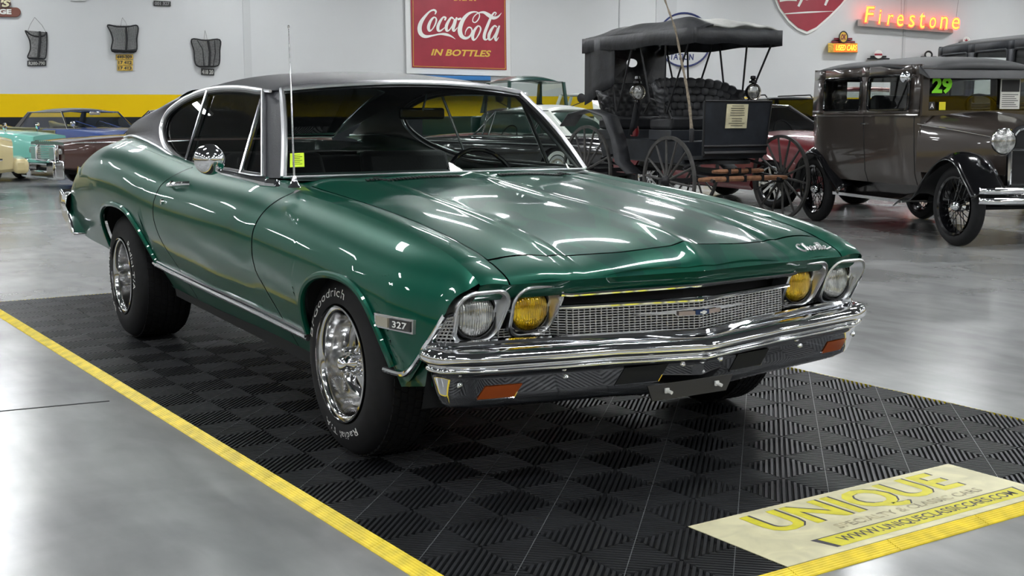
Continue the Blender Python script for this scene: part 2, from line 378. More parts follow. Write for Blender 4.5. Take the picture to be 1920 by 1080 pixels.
for (cu, cv, du, dv) in ((RW, R1*TS, -1, 1), (RW+W_, R1*TS, 1, 1), (RW, R0*TS, -1, -1), (RW+W_, R0*TS, 1, -1)):
    g = G(); g.add([ML(cu, cv, TH), ML(cu+du*RW, cv, .003), ML(cu+du*RW, cv+dv*RW, .003), ML(cu, cv+dv*RW, .003), ML(cu, cv, 0), ML(cu+du*RW, cv, 0), ML(cu+du*RW, cv+dv*RW, 0), ML(cu, cv+dv*RW, 0)],
                   [(0, 1, 2, 3), (1, 5, 6, 2), (2, 6, 7, 3), (0, 4, 5, 1), (0, 3, 7, 4)])
    ob('corner_ramp', g, 'mat_yellow', mat_t, smooth=0)
# ------------------------------------------------------------------ printed floor panel
MT['panel_cream'] = mat('panel_cream', (.66, .62, .40), .5, noise=.12, nscale=9, distort=1.0)
MT['panel_yellow'] = mat('panel_yellow', (.68, .62, .03), .5, noise=.1, nscale=20)
MT['panel_ink'] = mat('panel_ink', (.05, .045, .06), .55)
MT['panel_ink2'] = mat('panel_ink_worn', (.38, .34, .20), .55, noise=.5, nscale=30)
sp_t = thing('floor_sign', 'cream floor sign panel with yellow UNIQUE lettering at the front edge of the mat', 'sign', MO+MQ*(RW+2*TS)-MDD*(7*TS)+np.array([0, 0, TH+.0006]), -MA)
pw, ph = 3*TS, TS
g = G(); g.box((pw/2, ph/2, .001), (pw, ph, .002)); ob('panel', g, 'panel_cream', sp_t, smooth=0)
# coordinates on the panel: x along, y up (from the front edge)
def flat(g_, z, m, name='lettering'): g_.v = [(p[0], p[1], z) for p in g_.v]; return ob(name, g_, m, sp_t, smooth=0, fixn=False)
uq = dict(x0=.145*pw, x1=.86*pw, y0=.46*ph, y1=.93*ph)
for (dx, dy, z, m, off) in ((.010, .002, .0024, 'panel_ink', .03), (0, 0, .0028, 'panel_yellow', .028)):
    t = textg('UNIQUE', 1.0, off, spacing=1.02); fit(t, uq['x0']+dx, uq['x1']+dx, uq['y0']+dy-.01, uq['y1']+dy); flat(t, z, m)
t = textg('SPECIALTY & CLASSIC CARS', 1.0, .02); fit(t, .30*pw, .86*pw, .335*ph, .43*ph); flat(t, .0026, 'panel_ink2')
g = G(); g.add([(x*pw, y*ph, 0) for x, y in ((.19, .075), (.935, .075), (.955, .275), (.17, .275))], [(0, 1, 2, 3)]); flat(g, .0023, 'panel_ink', 'border')
g = G(); g.add([(x*pw, y*ph, 0) for x, y in ((.205, .075), (.93, .075), (.945, .262), (.19, .262))], [(0, 1, 2, 3)]); flat(g, .0026, 'panel_yellow', 'band')
t = textg('WWW.UNIQUECLASSICCARS.COM', 1.0, .012); fit(t, .235*pw, .91*pw, .105*ph, .225*ph); flat(t, .003, 'panel_ink')
# ------------------------------------------------------------------ the green coupe
def paint(name, col, dark=None):
    m = mat(name, col, .36, .35, coat=.56, crough=.02, spec=.10)
    return m
MT['green'] = paint('green_paint', (.0006, .072, .043))
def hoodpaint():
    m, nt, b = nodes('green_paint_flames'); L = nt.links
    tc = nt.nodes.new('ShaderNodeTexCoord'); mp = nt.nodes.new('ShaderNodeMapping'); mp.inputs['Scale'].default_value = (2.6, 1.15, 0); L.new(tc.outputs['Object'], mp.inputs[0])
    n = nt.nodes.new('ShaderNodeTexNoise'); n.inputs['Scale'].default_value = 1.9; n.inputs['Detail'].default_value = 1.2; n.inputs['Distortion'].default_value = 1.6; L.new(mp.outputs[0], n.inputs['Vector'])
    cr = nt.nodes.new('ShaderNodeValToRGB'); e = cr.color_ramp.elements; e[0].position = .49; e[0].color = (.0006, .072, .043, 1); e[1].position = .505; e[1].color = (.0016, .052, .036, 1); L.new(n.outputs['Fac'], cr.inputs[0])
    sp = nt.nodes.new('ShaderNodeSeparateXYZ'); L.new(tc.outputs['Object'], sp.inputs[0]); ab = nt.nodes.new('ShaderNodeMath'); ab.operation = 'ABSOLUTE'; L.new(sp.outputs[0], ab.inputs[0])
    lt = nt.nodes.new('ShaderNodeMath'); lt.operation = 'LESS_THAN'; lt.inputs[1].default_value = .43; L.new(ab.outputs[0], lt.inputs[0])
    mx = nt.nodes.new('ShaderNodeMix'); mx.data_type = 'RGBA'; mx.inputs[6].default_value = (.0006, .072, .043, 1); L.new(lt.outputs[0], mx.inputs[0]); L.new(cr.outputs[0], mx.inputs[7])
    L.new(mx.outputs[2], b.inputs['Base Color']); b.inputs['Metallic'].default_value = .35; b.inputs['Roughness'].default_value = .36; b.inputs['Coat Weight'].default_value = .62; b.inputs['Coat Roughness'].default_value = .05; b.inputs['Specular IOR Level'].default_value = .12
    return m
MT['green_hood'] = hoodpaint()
car = thing('coupe', 'dark green two door muscle coupe with black vinyl roof on the ribbed display mat', 'car', (0, 0, TH*.0))
# --- feature lines, half width; y runs to the rear
ZC = [(-.811, .700), (-.764, .731), (-.657, .772), (-.492, .810), (-.194, .849), (.137, .884), (.505, .912), (.70, .926), (.95, .945), (1.4, .957), (1.8, .972), (2.2, 1.005), (2.6, 1.045), (3.0, 1.062), (3.4, 1.045), (3.8, .985), (4.05, .915), (4.18, .85)]
XC = [(-.811, .800), (-.74, .803), (-.43, .806), (.7, .808), (.95, .815), (1.4, .822), (2.0, .824), (2.4, .830), (3.0, .835), (3.5, .815), (4.0, .775), (4.18, .75)]
def zc(y): return ip(ZC, y)
def xc(y): return ip(XC, y)
PS = [(0, 0), (.006, .012), (.02, .036), (.045, .068), (.08, .100), (.13, .128), (.19, .146), (.25, .150), (.31, .144), (.38, .126), (.46, .098), (.55, .060), (.66, .01)]
def sx(y, z):
    """half width of the body side"""
    s = zc(y)-z; k = 1.0
    if y > 3.2: k = max(0, 1-(y-3.2)*.12)
    if y < -.2: k = ip([(-.82, .62), (-.77, .60), (-.70, .55), (-.62, .68), (-.45, .92), (-.2, 1)], y)
    hump = ip([(1.7, 0), (2.6, .006), (3.2, .006), (3.9, 0)], y)*math.exp(-((s-.2)/.2)**2)
    return xc(y)+ip(PS, s)*k+hump
RAKE = .045
def zsill(y): return .405+.047*(y-.3)*.96           # chrome sill moulding height
def zrock(y): return .315+.03*y
# wheel arches (centre y, half length, top z)
def zarch(y):
    r = 0
    def sup(c, hl, zt, zb_, p=2.4):
        t = abs(y-c)/hl
        return zb_+(zt-zb_)*(1-t**p)**(1/p) if t < 1 else -1
    return max(sup(-.085, .375, .672, .30), sup(2.655, .50, .757, .30, 2.6))
def zbot(y):
    if y < -.4: b = ip([(-.80, .68), (-.77, .66), (-.74, .63), (-.70, .57), (-.65, .50), (-.52, .38), (-.40, .33)], y)
    elif y < 3.0: b = zrock(y)
    else: b = ip([(3.0, .42), (3.2, .455), (3.75, .49), (4.0, .56), (4.1, .60)], y)
    return max(b, zarch(y))
def P(y, z, o=0.0): return (-(sx(y, z)+o), y, z)
def dfs(z): return ip([(.33, .49), (.45, .545), (.55, .62), (.625, .679), (.763, .698), (.855, .662), (.97, .52)], z)     # front door seam
def drs(z): return ip([(.38, 1.70), (.513, 1.788), (.622, 1.908), (.774, 1.975), (.873, 1.962), (.985, 1.80)], z)     # rear door seam
def side_panel(name, y0f, y1f, n, ztf, m='green', gap=.0055, zbf=zbot, dense=None):
    for sgn in (1, -1):
        g = G(); ts = np.linspace(0, 1, n); vs = np.concatenate([np.linspace(0, .7, 22), np.linspace(.7, 1, 16)[1:]])
        def fn(t, v):
            yt = y0f(.9)*(1-t)+y1f(.9)*t; y = yt
            for _ in range(3):
                zb_, zt_ = zbf(y), ztf(y); z = zb_+(zt_-zb_)*v
                y = (y0f(z)+gap)*(1-t)+(y1f(z)-gap)*t
            # keep arch bottoms on the arch itself
            zb_, zt_ = zbf(y), ztf(y); z = zb_+(zt_-zb_)*v
            p = P(y, z); return (sgn*p[0], y, z)
        g.grid(fn, ts, vs, flip=(sgn < 0)); ob(name, g, m, car, smooth=50, fixn=False)
side_panel('front_fender', lambda z: ip([(.33, -.46), (.41, -.52), (.515, -.65), (.614, -.715), (.667, -.742), (.70, -.788), (.72, -.799), (.9, -.80)], z), dfs, 120, zc)
side_panel('door', dfs, drs, 50, zc, zbf=zrock)
side_panel('quarter_panel', drs, lambda z: ip([(.45, 3.80), (.60, 4.02), (.75, 4.16), (.85, 4.18), (.9, 4.16)], z), 150, zc)
for sgn in (-1, 1):      # black strips added behind the door seams for the shade in the gaps
    for f_, z0_, z1_ in ((dfs, .34, .925), (drs, .40, .97)):
        g = G(); g.grid(lambda z, t: (sgn*(sx(f_(z), z)-.007), f_(z)-.02+.04*t, z), np.linspace(z0_, z1_, 30), [0, .5, 1]); ob('door_gap_shade', g, 'black_trim', car, smooth=60, fixn=False)
# wheel arch lips
for sgn in (-1, 1):
    for (c, hl, zt, y0, y1, p_) in ((-.085, .375, .672, -.455, .29, 2.4), (2.655, .50, .757, 2.16, 3.12, 2.6)):
        pts = []
        for a in np.linspace(-1, 1, 60):
            t = math.sin(a*PI/2); y = c+hl*t*.995; z = max(zarch(y), zbot(y) if False else 0)
            z = zarch(y)
            if z < (.40 if c < 1 else .47): continue
            pts.append((sgn*(sx(y, z)+.004), y, z))
        g = G(); g.tube(pts, .013, 8); ob('wheel_arch_lip', g, 'green', car)
        # dark wheel well
        g = G()
        def fw(t, v):
            yy = c+hl*1.04*math.sin(t*PI/2); zz = zarch(c+hl*.999*math.sin(t*PI/2))+.02
            zq = max(zz, .36 if c < 1 else .47); return (sgn*(min(.925, sx(yy, zq)-.03)*(1-v)+.475*v), yy, zq)
        g.grid(fw, np.linspace(-1, 1, 40), [0, .5, 1]); g.add([(sgn*.475, c-hl*1.04, .36), (sgn*.475, c+hl*1.04, .36), (sgn*.475, c+hl*1.04, .8), (sgn*.475, c-hl*1.04, .8)], [(0, 1, 2, 3)])
        ob('wheel_well', g, 'dark_under', car)
# --- hood, cowl, header
YH0, YH1 = -.67, .60
def zgap(y): return ip([(-.80, .704), (-.67, .766), (-.50, .805), (-.20, .850), (.10, .882), (.40, .907), (.64, .925), (.80, .938), (1.0, .945)], y)
def zcen(y): return ip([(-.88, .706), (-.83, .752), (-.76, .785), (-.3, .864), (.0, .893), (.46, .945), (.65, .965), (.9, .98)], y)
def zkr(y): return ip([(-.83, .700), (-.79, .716), (-.73, .745), (-.67, .767), (-.60, .789), (-.385, .832), (-.02, .883), (.415, .930), (.65, .95), (.9, .97)], y)
XG, XK = .70, .455
def ztop(x, y):
    """upper body height"""
    a = abs(x); zg, zk, z0 = zgap(y), zkr(y), zcen(y)
    if a <= XK:
        t = a/XK; z = z0*(1-t)+zk*t+.010*math.sin(PI*t)*1.0
        z -= .006*math.exp(-((a-.0)/.035)**2)*0
        z += .012*math.exp(-(a/.035)**2)+.009*math.exp(-((a-XK)/.022)**2)
    elif a <= XG:
        t = (a-XK)/(XG-XK); z = zk*(1-t)+zg*t+.012*math.sin(PI*t)+.009*math.exp(-((a-XK)/.022)**2)
    else:
        X1 = xc(y); t = min(1, (a-XG)/(X1-XG)); z = zg*(1-t)+zc(y)*t+.010*math.sin(PI*t)
    return z
def yfront(x): return ip([(0, -.868), (.25, -.842), (.455, -.822), (.70, -.803), (.80, -.811+.012)], abs(x))          # front edge of the header
def yseam(x): return ip([(0, -.768), (.22, -.752), (.46, -.690), (.70, -.672)], abs(x))
def yhrear(x): return ip([(0, .50), (.35, .535), (.60, .62), (.70, .70)], abs(x))
xs = sorted(set(list(np.linspace(-XG, XG, 61))+[s_*(XK+d_) for s_ in (-1, 1) for d_ in (-.03, -.015, 0, .015, .03)]+[-.02, -.01, 0, .01, .02]))
g = G(); xh = [max(-XG+.003, min(XG-.003, x)) for x in xs]
g.grid(lambda x, t: (x, yseam(x)+.0055+(yhrear(x)-.0055-yseam(x))*t, ztop(x, yseam(x)+.004+(yhrear(x)-yseam(x))*t)), xh, np.linspace(0, 1, 50))
ob('hood', g, 'green_hood', car, smooth=50)
g = G(); xe = sorted(set(list(np.linspace(-.86, -XG, 10))+xs+list(np.linspace(XG, .86, 10))))
def zhead(x, t): zs = ztop(x, yseam(x)); return .706-.003*(abs(x)/.8)**2+(zs-.706)*t**.62
def hd(x, t):
    a = abs(x); y1 = yseam(x)-.005; y0 = yfront(x)
    if a > XG-.003: return None
    y = y0+(y1-y0)*t; return (x, y, zhead(x, t))
g.grid(hd, xh, np.linspace(0, 1, 10)); o = ob('header_panel', g, 'green_hood', car, smooth=50)
g = G(); g.grid(lambda x, t: (x, yseam(x)-.012+.024*t, ztop(x, yseam(x))-.0045), np.linspace(-XG, XG, 81), [0, 1])
for sgn in (-1, 1): g.grid(lambda y, t: (sgn*(XG-.010+.02*t), y, ztop(XG, y)-.0055), np.linspace(-.67, .70, 40), [0, 1])
ob('hood_gap_shade', g, 'black_trim', car, smooth=50, fixn=False)  # black strips stand in for the deep shade in the hood gaps
for sgn in (-1, 1):   # fender tops from the gap to the crest
    g = G()
    def ft(t, y):
        if y < -.6: yf = yfront(XG+(.80-XG)*t); yy = yf+(y+.87)/(.27)*(-.6-yf)
        else: yy = y
        X1 = xc(yy); x = XG+.003+(X1-XG-.003)*t
        if yy < -.672:
            y0_ = yfront(x); q = max(0, min(1, (yy-y0_)/(-.672-y0_))); zz = (.703+(ztop(XG, -.672)-.703)*q**.62)*(1-t)+zc(yy)*t+.006*math.sin(PI*t)
            return (sgn*x, yy, zz)
        return (sgn*x, yy, ztop(x, yy))
    g.grid(ft, np.linspace(0, 1, 12), list(np.linspace(-.87, -.6, 18))+list(np.linspace(-.55, .86, 40)), flip=(sgn > 0)); ob('fender_top', g, 'green', car, smooth=50, fixn=False)
    for pts in ([(sgn*.45, -.835, .655), (sgn*.70, -.79, .655)],): pass
# fascia below the lip, down to the grille chrome line
g = G()
def fa(x, t): a = abs(x); y0 = yfront(x); z0 = ztop(x, y0); return (x, y0+.004+.040*t+.01*(t > .9), z0-.004-t*(z0-.657))
g.grid(fa, np.linspace(-.80, .80, 61), np.linspace(0, 1, 5)); ob('grille_brow', g, 'green', car, smooth=40)
g = G(); g.add([(-.845, -.76, .70), (-.845, -.70, .655), (-.845, -.70, .60)], [(0, 1, 2)])
# inner darkness: engine bay block, floor pan, trunk
g = G(); g.hexa([(-.69, -.60, .30), (.69, -.60, .30), (.69, .75, .30), (-.69, .75, .30), (-.66, -.62, .70), (.66, -.62, .70), (.66, .60, .86), (-.66, .60, .86)]); ob('engine_bay', g, 'dark_under', car, smooth=0)
g = G(); g.hexa([(-.84, .34, .27), (.84, .34, .27), (.84, 2.1, .33), (-.84, 2.1, .33), (-.86, .34, .40), (.86, .34, .40), (.86, 2.1, .47), (-.86, 2.1, .47)])
ob('floor_pan', g, 'dark_under', car, smooth=0)
g = G(); g.hexa([(-.46, 2.1, .35), (.46, 2.1, .35), (.46, 3.9, .42), (-.46, 3.9, .42), (-.46, 2.1, .85), (.46, 2.1, .85), (.46, 3.9, .82), (-.46, 3.9, .82)]); ob('trunk_pan', g, 'dark_under', car, smooth=0)
# cowl with two louvre fields
g = G()
def cw(x, t):
    a = abs(x); y0 = yhrear(min(a, XG))+.004; y1 = ip([(0, .66), (.4, .70), (.6, .77), (.752, .90)], a); y = y0+(y1-y0)*t; return (x, y, ztop(x, y)-.002)
g.grid(cw, np.linspace(-.74, .74, 41), np.linspace(0, 1, 6)); ob('cowl', g, 'green', car, smooth=50)
for sgn in (-1, 1):
    g = G()
    for k in range(26):
        x = sgn*(.10+k*.0155); y = yhrear(abs(x))+.055; z = ztop(x, y); g.bar((x-.010, y-.035, z+.001), (x+.010, y+.035, z+.003), .0085, .004)
    tag(ob('cowl_vent', g, 'black_trim', car, smooth=0), kind='stuff')
    for k in range(26): pass
# belt: ledge from crest to window base / quarter top to C pillar
def xin(y): return ip([(.86, .752), (1.0, .79), (1.5, .785), (2.1, .780), (2.4, .772), (3.0, .745), (3.4, .70), (3.8, .62)], y)
def zin(y): return zc(y)+ip([(.86, .008), (1.2, .006), (2.0, .010), (2.4, .012), (3.0, .034), (3.4, .040), (3.8, .03)], y)
for sgn in (-1, 1):
    g = G()
    g.grid(lambda y, t: (sgn*(xc(y)+(xin(y)-xc(y))*t), y, zc(y)+(zin(y)-zc(y))*t+.006*math.sin(PI*t)), np.linspace(.86, 3.45, 60), np.linspace(0, 1, 7), flip=(sgn > 0))
    ob('belt_ledge', g, 'green', car, smooth=50)
# trunk deck and rear panel
g = G()
def dk(y, t):
    x = (2*t-1); X1 = xc(y); a = abs(x); z0 = zc(y)+.03*ip([(3.3, 1), (4.18, .2)], y); return (x*X1, y, z0+(zc(y)-z0)*a**3)
g.grid(dk, np.linspace(3.42, 4.18, 14), np.linspace(0, 1, 31)); ob('trunk_lid', g, 'green', car, smooth=50)
g = G()
g.grid(lambda x, t: (x*ip([(0, .78), (1, .80)], t), ip([(0, 4.18), (.4, 4.165), (1, 4.03)], t)-.05*abs(x)**3, zc(4.18)+.006-(zc(4.18)-.56)*t), np.linspace(-1, 1, 21), np.linspace(0, 1, 8)); ob('rear_panel', g, 'green', car, smooth=50)
for sgn in (-1, 1):
    g = G(); g.box((sgn*.58, 4.175, .76), (.34, .03, .075)); ob('tail_lamp', g, mat('lamp_red', (.25, .01, .01), .3, coat=1), car, bevel=.01)
g = G()
pr = [(-.02, .50), (.03, .53), (.055, .60), (.045, .655), (.02, .675), (-.03, .675)]
path = [(-.90, 3.93), (-.895, 4.08), (-.86, 4.15), (-.78, 4.18), (0, 4.22), (.78, 4.18), (.86, 4.15), (.895, 4.08), (.90, 3.93)]
def sweep(path, prof, n=6, zf=lambda x: 0.0):
    C_ = cat([(a, b, 0) for a, b in path], n); g = G(); V = []
    for i, c in enumerate(C_):
        t = C_[min(i+1, len(C_)-1)]-C_[max(i-1, 0)]; t /= np.linalg.norm(t); nn = np.array([-t[1], t[0], 0])
        for (o_, z) in prof: V.append(c+nn*o_+np.array([0, 0, z+zf(c[0])]))
    m = len(prof); return g.add(V, [(i*m+k, i*m+k+1, (i+1)*m+k+1, (i+1)*m+k) for i in range(len(C_)-1) for k in range(m-1)])
rb = ob('rear_bumper', sweep(path, [(o_, z+.075) for o_, z in pr]), 'chrome', car, smooth=60, solid=.004, soff=0)
for sgn in (-1, 1):
    g = G(); g.prism([(4.20, .765), (4.235, .68), (4.12, .585), (3.80, .50), (3.74, .515), (3.86, .60), (4.08, .735)], lambda y, z: (sgn*(.955-.06*(y-3.8)), y, z), lambda y, z: (sgn*.83, y, z)); ob('bumper_end', g, 'chrome', rb, bevel=.012)
    g = G(); g.tube([(sgn*.80, 4.19, .90), (sgn*.81, 4.215, .82), (sgn*.815, 4.215, .76)], .012, 6); ob('tail_trim', g, 'chrome', car)
# --- greenhouse
HX = [(1.20, .612)]
def wtop(x): a = abs(x)/.612; return (x, 1.215-.105*(1-a*a)+.0, 1.319+.036*(1-a*a))          # windshield header
def wbot(x): a = abs(x)/.752; return (x, .868-.215*(1-a**2.2), .958+.012*(1-a*a))            # windshield base
def wsh(u, t, o=0.0):
    a = np.array(wbot(u*.752)); b = np.array(wtop(u*.612)); p = a+(b-a)*t; p[1] -= .022*math.sin(PI*t)+o; p[2] += .012*math.sin(PI*t)+o*.8; return tuple(p)
g = G(); g.grid(lambda u, t: wsh(u, t), np.linspace(-1, 1, 31), np.linspace(0, 1, 12)); ob('windshield', g, 'wind_glass', car, smooth=60)
fr = [wsh(-1, t, .004) for t in np.linspace(0, 1, 12)]+[wsh(u, 1, .004) for u in np.linspace(-1, 1, 31)[1:-1]]+[wsh(1, t, .004) for t in np.linspace(1, 0, 12)]
g = G(); g.tube(fr, .011, 8, sx=1.2); ob('windshield_trim', g, 'bright_trim', car)
g = G(); g.tube([wsh(u, 0, .004) for u in np.linspace(-1, 1, 31)], .006, 6); ob('windshield_base_trim', g, 'bright_trim', car)
def onside(px):
    x = -.93
    for _ in range(25): p = onx(px, x); x = .5*x-.5*sx(p[1], max(p[2], .3))
    return onx(px, x)
# side window plane and outline
def WX(z): return .79-.39*(z-.96)
DLO = [(.967, .957), (1.418, .962), (1.80, .968), (2.087, .981), (2.366, 1.031), (2.548, 1.09), (2.650, 1.164), (2.61, 1.239), (2.37, 1.305), (2.033, 1.340), (1.652, 1.339), (1.311, 1.318)]
dl = []
cr_ = cat([DLO[i] for i in range(2, len(DLO))], 6); dl = [np.array(DLO[0]), np.array(DLO[1])]+cr_
def W3(y, z, s_, o=0.0): return (s_*(WX(z)+o), y, z)
def rx(z, y):   # outer shell half width above the belt
    return WX(z)
# roof shell: loft from the windshield header to the tail of the sail panels
def roofedge(y):  # top edge of the side opening / drip line: (x,z)
    z = ip([(1.215, 1.318), (1.65, 1.345), (2.03, 1.350), (2.37, 1.322), (2.68, 1.280), (3.1, 1.205), (3.45, 1.125)], y); return z
def zroof(y): return ip([(1.11, 1.355), (1.35, 1.398), (1.7, 1.423), (2.1, 1.430), (2.5, 1.412), (2.9, 1.355), (3.2, 1.29), (3.45, 1.20)], y)
def roofp(u, t, o=0.0):
    a = abs(u); yh = wtop(u*.612)[1]
    y = yh+(3.30-yh)*t
    if t < 1e-6: return wtop(u*.612)
    xe = WX(roofedge(y))+.004; ze = roofedge(y); zt = zroof(y)
    blend = min(1, t/.06); zz = ze+(zt-ze)*(1-a**2.6)
    zh = wtop(u*.612)[2]
    if t < .06: zz = zh+(zz-zh)*(t/.06)**.7
    return (u*xe, y, zz+o)
g = G(); us = np.concatenate([np.linspace(-1, -.8, 9), np.linspace(-.75, .75, 25), np.linspace(.8, 1, 9)])
g.grid(lambda u, t: roofp(u, t), us, [0, .015, .03, .06]+list(np.linspace(.1, .64, 26))); ob('vinyl_roof', g, 'vinyl', car, smooth=60)
# rear glass and sail panels
tr = .64; yq = lambda u: wtop(u*.612)[1]+(3.30-wtop(u*.612)[1])*tr
g = G()
def rg(u, t):
    a = np.array(roofp(u*.80, tr)); b = np.array((u*.60, 3.42, zc(3.42)+.045)); p = a+(b-a)*t; p[2] += .03*math.sin(PI*t); return tuple(p)
g.grid(rg, np.linspace(-1, 1, 15), np.linspace(0, 1, 10)); ob('rear_glass', g, 'rear_glass', car, smooth=60)
g = G(); g.tube([rg(-1, t) for t in np.linspace(1, 0, 9)]+[rg(u, 0) for u in np.linspace(-1, 1, 9)]+[rg(1, t) for t in np.linspace(0, 1, 9)], .008, 6, closed=True); ob('rear_glass_trim', g, 'chrome', car)
for s_ in (-1, 1):
    # outer face: between window outline (rear part) and the roof edge / tail
    g = G()
    # outer boundary points following the roof silhouette down to the tail of the vinyl
    inner = [np.array(W3(p[0], p[1], s_)) for p in dl if p[0] > 1.99]   # from belt up and round to the roof
    inner = [np.array(W3(2.0, .978, s_))]+inner
    n = len(inner)
    outer = []
    tail = np.array([s_*.765, 3.42, zc(3.3)+.045])
    base = [(2.0, .976), (2.2, 1.009), (2.45, 1.050), (2.8, 1.088), (3.1, 1.105), (3.42, 1.092)]
    basep = [np.array((s_*(xin(y)+.012), y, z)) for y, z in base]
    topc = [np.array(roofp(s_*1.0, (y-1.215)/(3.30-1.215))) for y in (3.2, 3.05, 2.9, 2.75, 2.55, 2.40, 2.2, 2.05)]
    bd = cat(basep, 4)+cat([np.array((s_*.725, 3.36, 1.125))]+topc, 4)
    L_ = np.cumsum([0]+[np.linalg.norm(bd[i+1]-bd[i]) for i in range(len(bd)-1)]); L_ /= L_[-1]
    Li = np.cumsum([0]+[np.linalg.norm(inner[i+1]-inner[i]) for i in range(n-1)]); Li /= Li[-1]
    def at(Ls, Q, t): i = min(int(np.searchsorted(Ls, t, 'right')-1), len(Q)-2); f_ = (t-Ls[i])/(Ls[i+1]-Ls[i]+1e-9); return Q[i]*(1-f_)+Q[i+1]*f_
    # warp parameter so that the corner of the tail meets the rear of the window
    def fnn(t, v):
        a = at(Li, inner, t); b = at(L_, bd, ip([(0, 0), (.42, .42), (.55, .60), (1, 1)], t)); p = a+(b-a)*v
        return tuple(p+np.array([s_*.018*math.sin(PI*v), 0, 0]))
    g.grid(fnn, np.linspace(0, 1, 50), np.linspace(0, 1, 8)); ob('sail_panel', g, 'vinyl', car, smooth=60)
    # closing strip towards the rear glass
    g = G()
    def cl(t, v):
        y = yq(s_)+(3.27-yq(s_))*t; a = np.array(roofp(s_, min(1, (y-1.215)/(3.30-1.215)))); b = np.array(rg(s_*1.0, t)); p = a+(b-a)*v; p[2] += .02*math.sin(PI*v)*(1-t); return tuple(p)
    g.grid(cl, np.linspace(0, 1, 14), np.linspace(0, 1, 6)); ob('sail_top', g, 'vinyl', car, smooth=60)
    g = G(); g.tube([p+np.array([s_*.006, 0, 0]) for p in cat(basep, 4)], .008, 6); ob('vinyl_trim', g, 'bright_trim', car)
    # window trim, glass, pillars
    loop = [W3(p[0], p[1], s_, .006) for p in dl]
    g = G(); g.tube(loop+[loop[0]], .011, 8, sx=1.3); ob('window_trim', g, 'bright_trim', car)
    g = G(); c0 = np.array([1.7, 1.15]); lo2 = [W3(c0[0]+(p[0]-c0[0])*.965, c0[1]+(p[1]-c0[1])*.93, s_, .004) for p in dl]; g.tube(lo2, .009, 6, closed=True); ob('window_seal', g, 'black_trim', car)
    g = G(); gl = [W3(p[0], p[1], s_, -.008) for p in dl]; g.add(gl, [tuple(range(len(gl)))]); ob('side_window', g, 'side_glass' if s_ < 0 else 'clear_glass', car, smooth=0)
    for a, b, r_ in (((2.052, .985), (2.086, 1.335), .008), ((1.24, .962), (1.30, 1.315), .010)):
        g = G(); g.tube([W3(a[0]+(b[0]-a[0])*t, a[1]+(b[1]-a[1])*t, s_, .008+.012*math.sin(PI*t)*0) for t in np.linspace(0, 1, 5)], r_, 8); ob('window_divider', g, 'chrome', car)
    # A pillar skin between window and windshield
    g = G()
    def ap(t, v): a = np.array(wsh(s_, t)); q = DLO[0]; r2 = DLO[-1]; b = np.array(W3(q[0]+(r2[0]-q[0])*t, q[1]+(r2[1]-q[1])*t, s_)); p = a+(b-a)*v; return (p[0]+s_*.008*math.sin(PI*v), p[1], p[2])
    g.grid(ap, np.linspace(0, 1, 9), np.linspace(0, 1, 5)); ob('windshield_pillar', g, 'vinyl', car, smooth=60)
    # roof side strip over the window
    g = G(); up = [p for p in dl if p[1] > 1.29 and p[0] < 2.5]; up = sorted(up, key=lambda p: p[0])
    g.grid(lambda i, v: tuple(np.array(W3(up[int(i)][0], up[int(i)][1], s_))*(1-v)+v*np.array(roofp(s_, max(0, min(1, (up[int(i)][0]-1.215)/(3.30-1.215)))))), range(len(up)), [0, .5, 1]); ob('drip_rail', g, 'vinyl', car, smooth=60)
    g = G(); g.tube([tuple(np.array(roofp(s_, t))+np.array([s_*.004, 0, -.003])) for t in np.linspace(0.005, .52, 30)], .007, 6); ob('drip_moulding', g, 'bright_trim', car)
    # sill
    g = G(); y0, y1 = .285, 2.20
    pr = lambda y: (s_*(sx(y, zsill(y))+.008), y, zsill(y))
    for off, r_ in ((.012, .009), (-.010, .009)):
        g.tube([(pr(y)[0], y, pr(y)[2]+off) for y in np.linspace(y0, y1, 30)], r_, 8)
    g.bar(pr(y0), pr(y1), .03, .010); ob('sill_moulding', g, 'chrome', car)
    g = G(); g.grid(lambda y, t: (s_*(sx(y, zrock(y))-.002-.05*t), y, zrock(y)-.0-.05*t), np.linspace(.30, 2.15, 10), [0, .5, 1]); ob('rocker', g, 'green', car, smooth=50)
    # front lower moulding that runs up the edge of the fender to the grille
    yy = [(-.435, .420), (-.50, .416), (-.555, .412), (-.59, .422), (-.63, .455), (-.72, .525), (-.80, .612), (-.815, .630)]
    yy = [onside(p) for p in ((722, 692), (745, 699), (760, 700), (772, 690), (785, 672), (803, 645), (822, 615), (836, 592))]
    g = G(); pp = cat([(y, z, 0) for _, y, z in yy], 5); g.tube([(s_*(sx(y, max(z, .38))+.004), y-.003, z) for y, z, _ in pp], .010, 8, sx=.9); ob('fender_moulding', g, 'chrome', car)
    g = G()   # lower valance in body colour under the moulding
    g.grid(lambda t, v: (s_*(.900-.03*t-.02*v), -.43-.23*t, ip([(0, .42), (.4, .412), (.6, .44), (1, .50)], t)*(1-v)+(.345+.04*t)*v), np.linspace(0, 1, 16), [0, .25, .5, .75, 1]); ob('front_valance', g, 'green', car, smooth=50)
    # arms: door handle and lock
    y, z = 1.72, .90; b0 = sx(y, z)
    g = G(); g.tube([(s_*(sx(yy_, zz_)+o_), yy_, zz_) for yy_, zz_, o_ in ((1.80, .892, .006), (1.79, .895, .030), (1.70, .902, .038), (1.62, .908, .030), (1.61, .908, .006))], .011, 8); g.tube([(s_*(b0+.002), 1.83, .89), (s_*(b0+.016), 1.83, .89)], .022, 12); ob('door_handle', g, 'chrome', car)
    g = G(); g.tube([(s_*(sx(1.84, .815)), 1.84, .815), (s_*(sx(1.84, .815)+.012), 1.84, .815)], .013, 12); ob('door_lock', g, 'chrome', car)
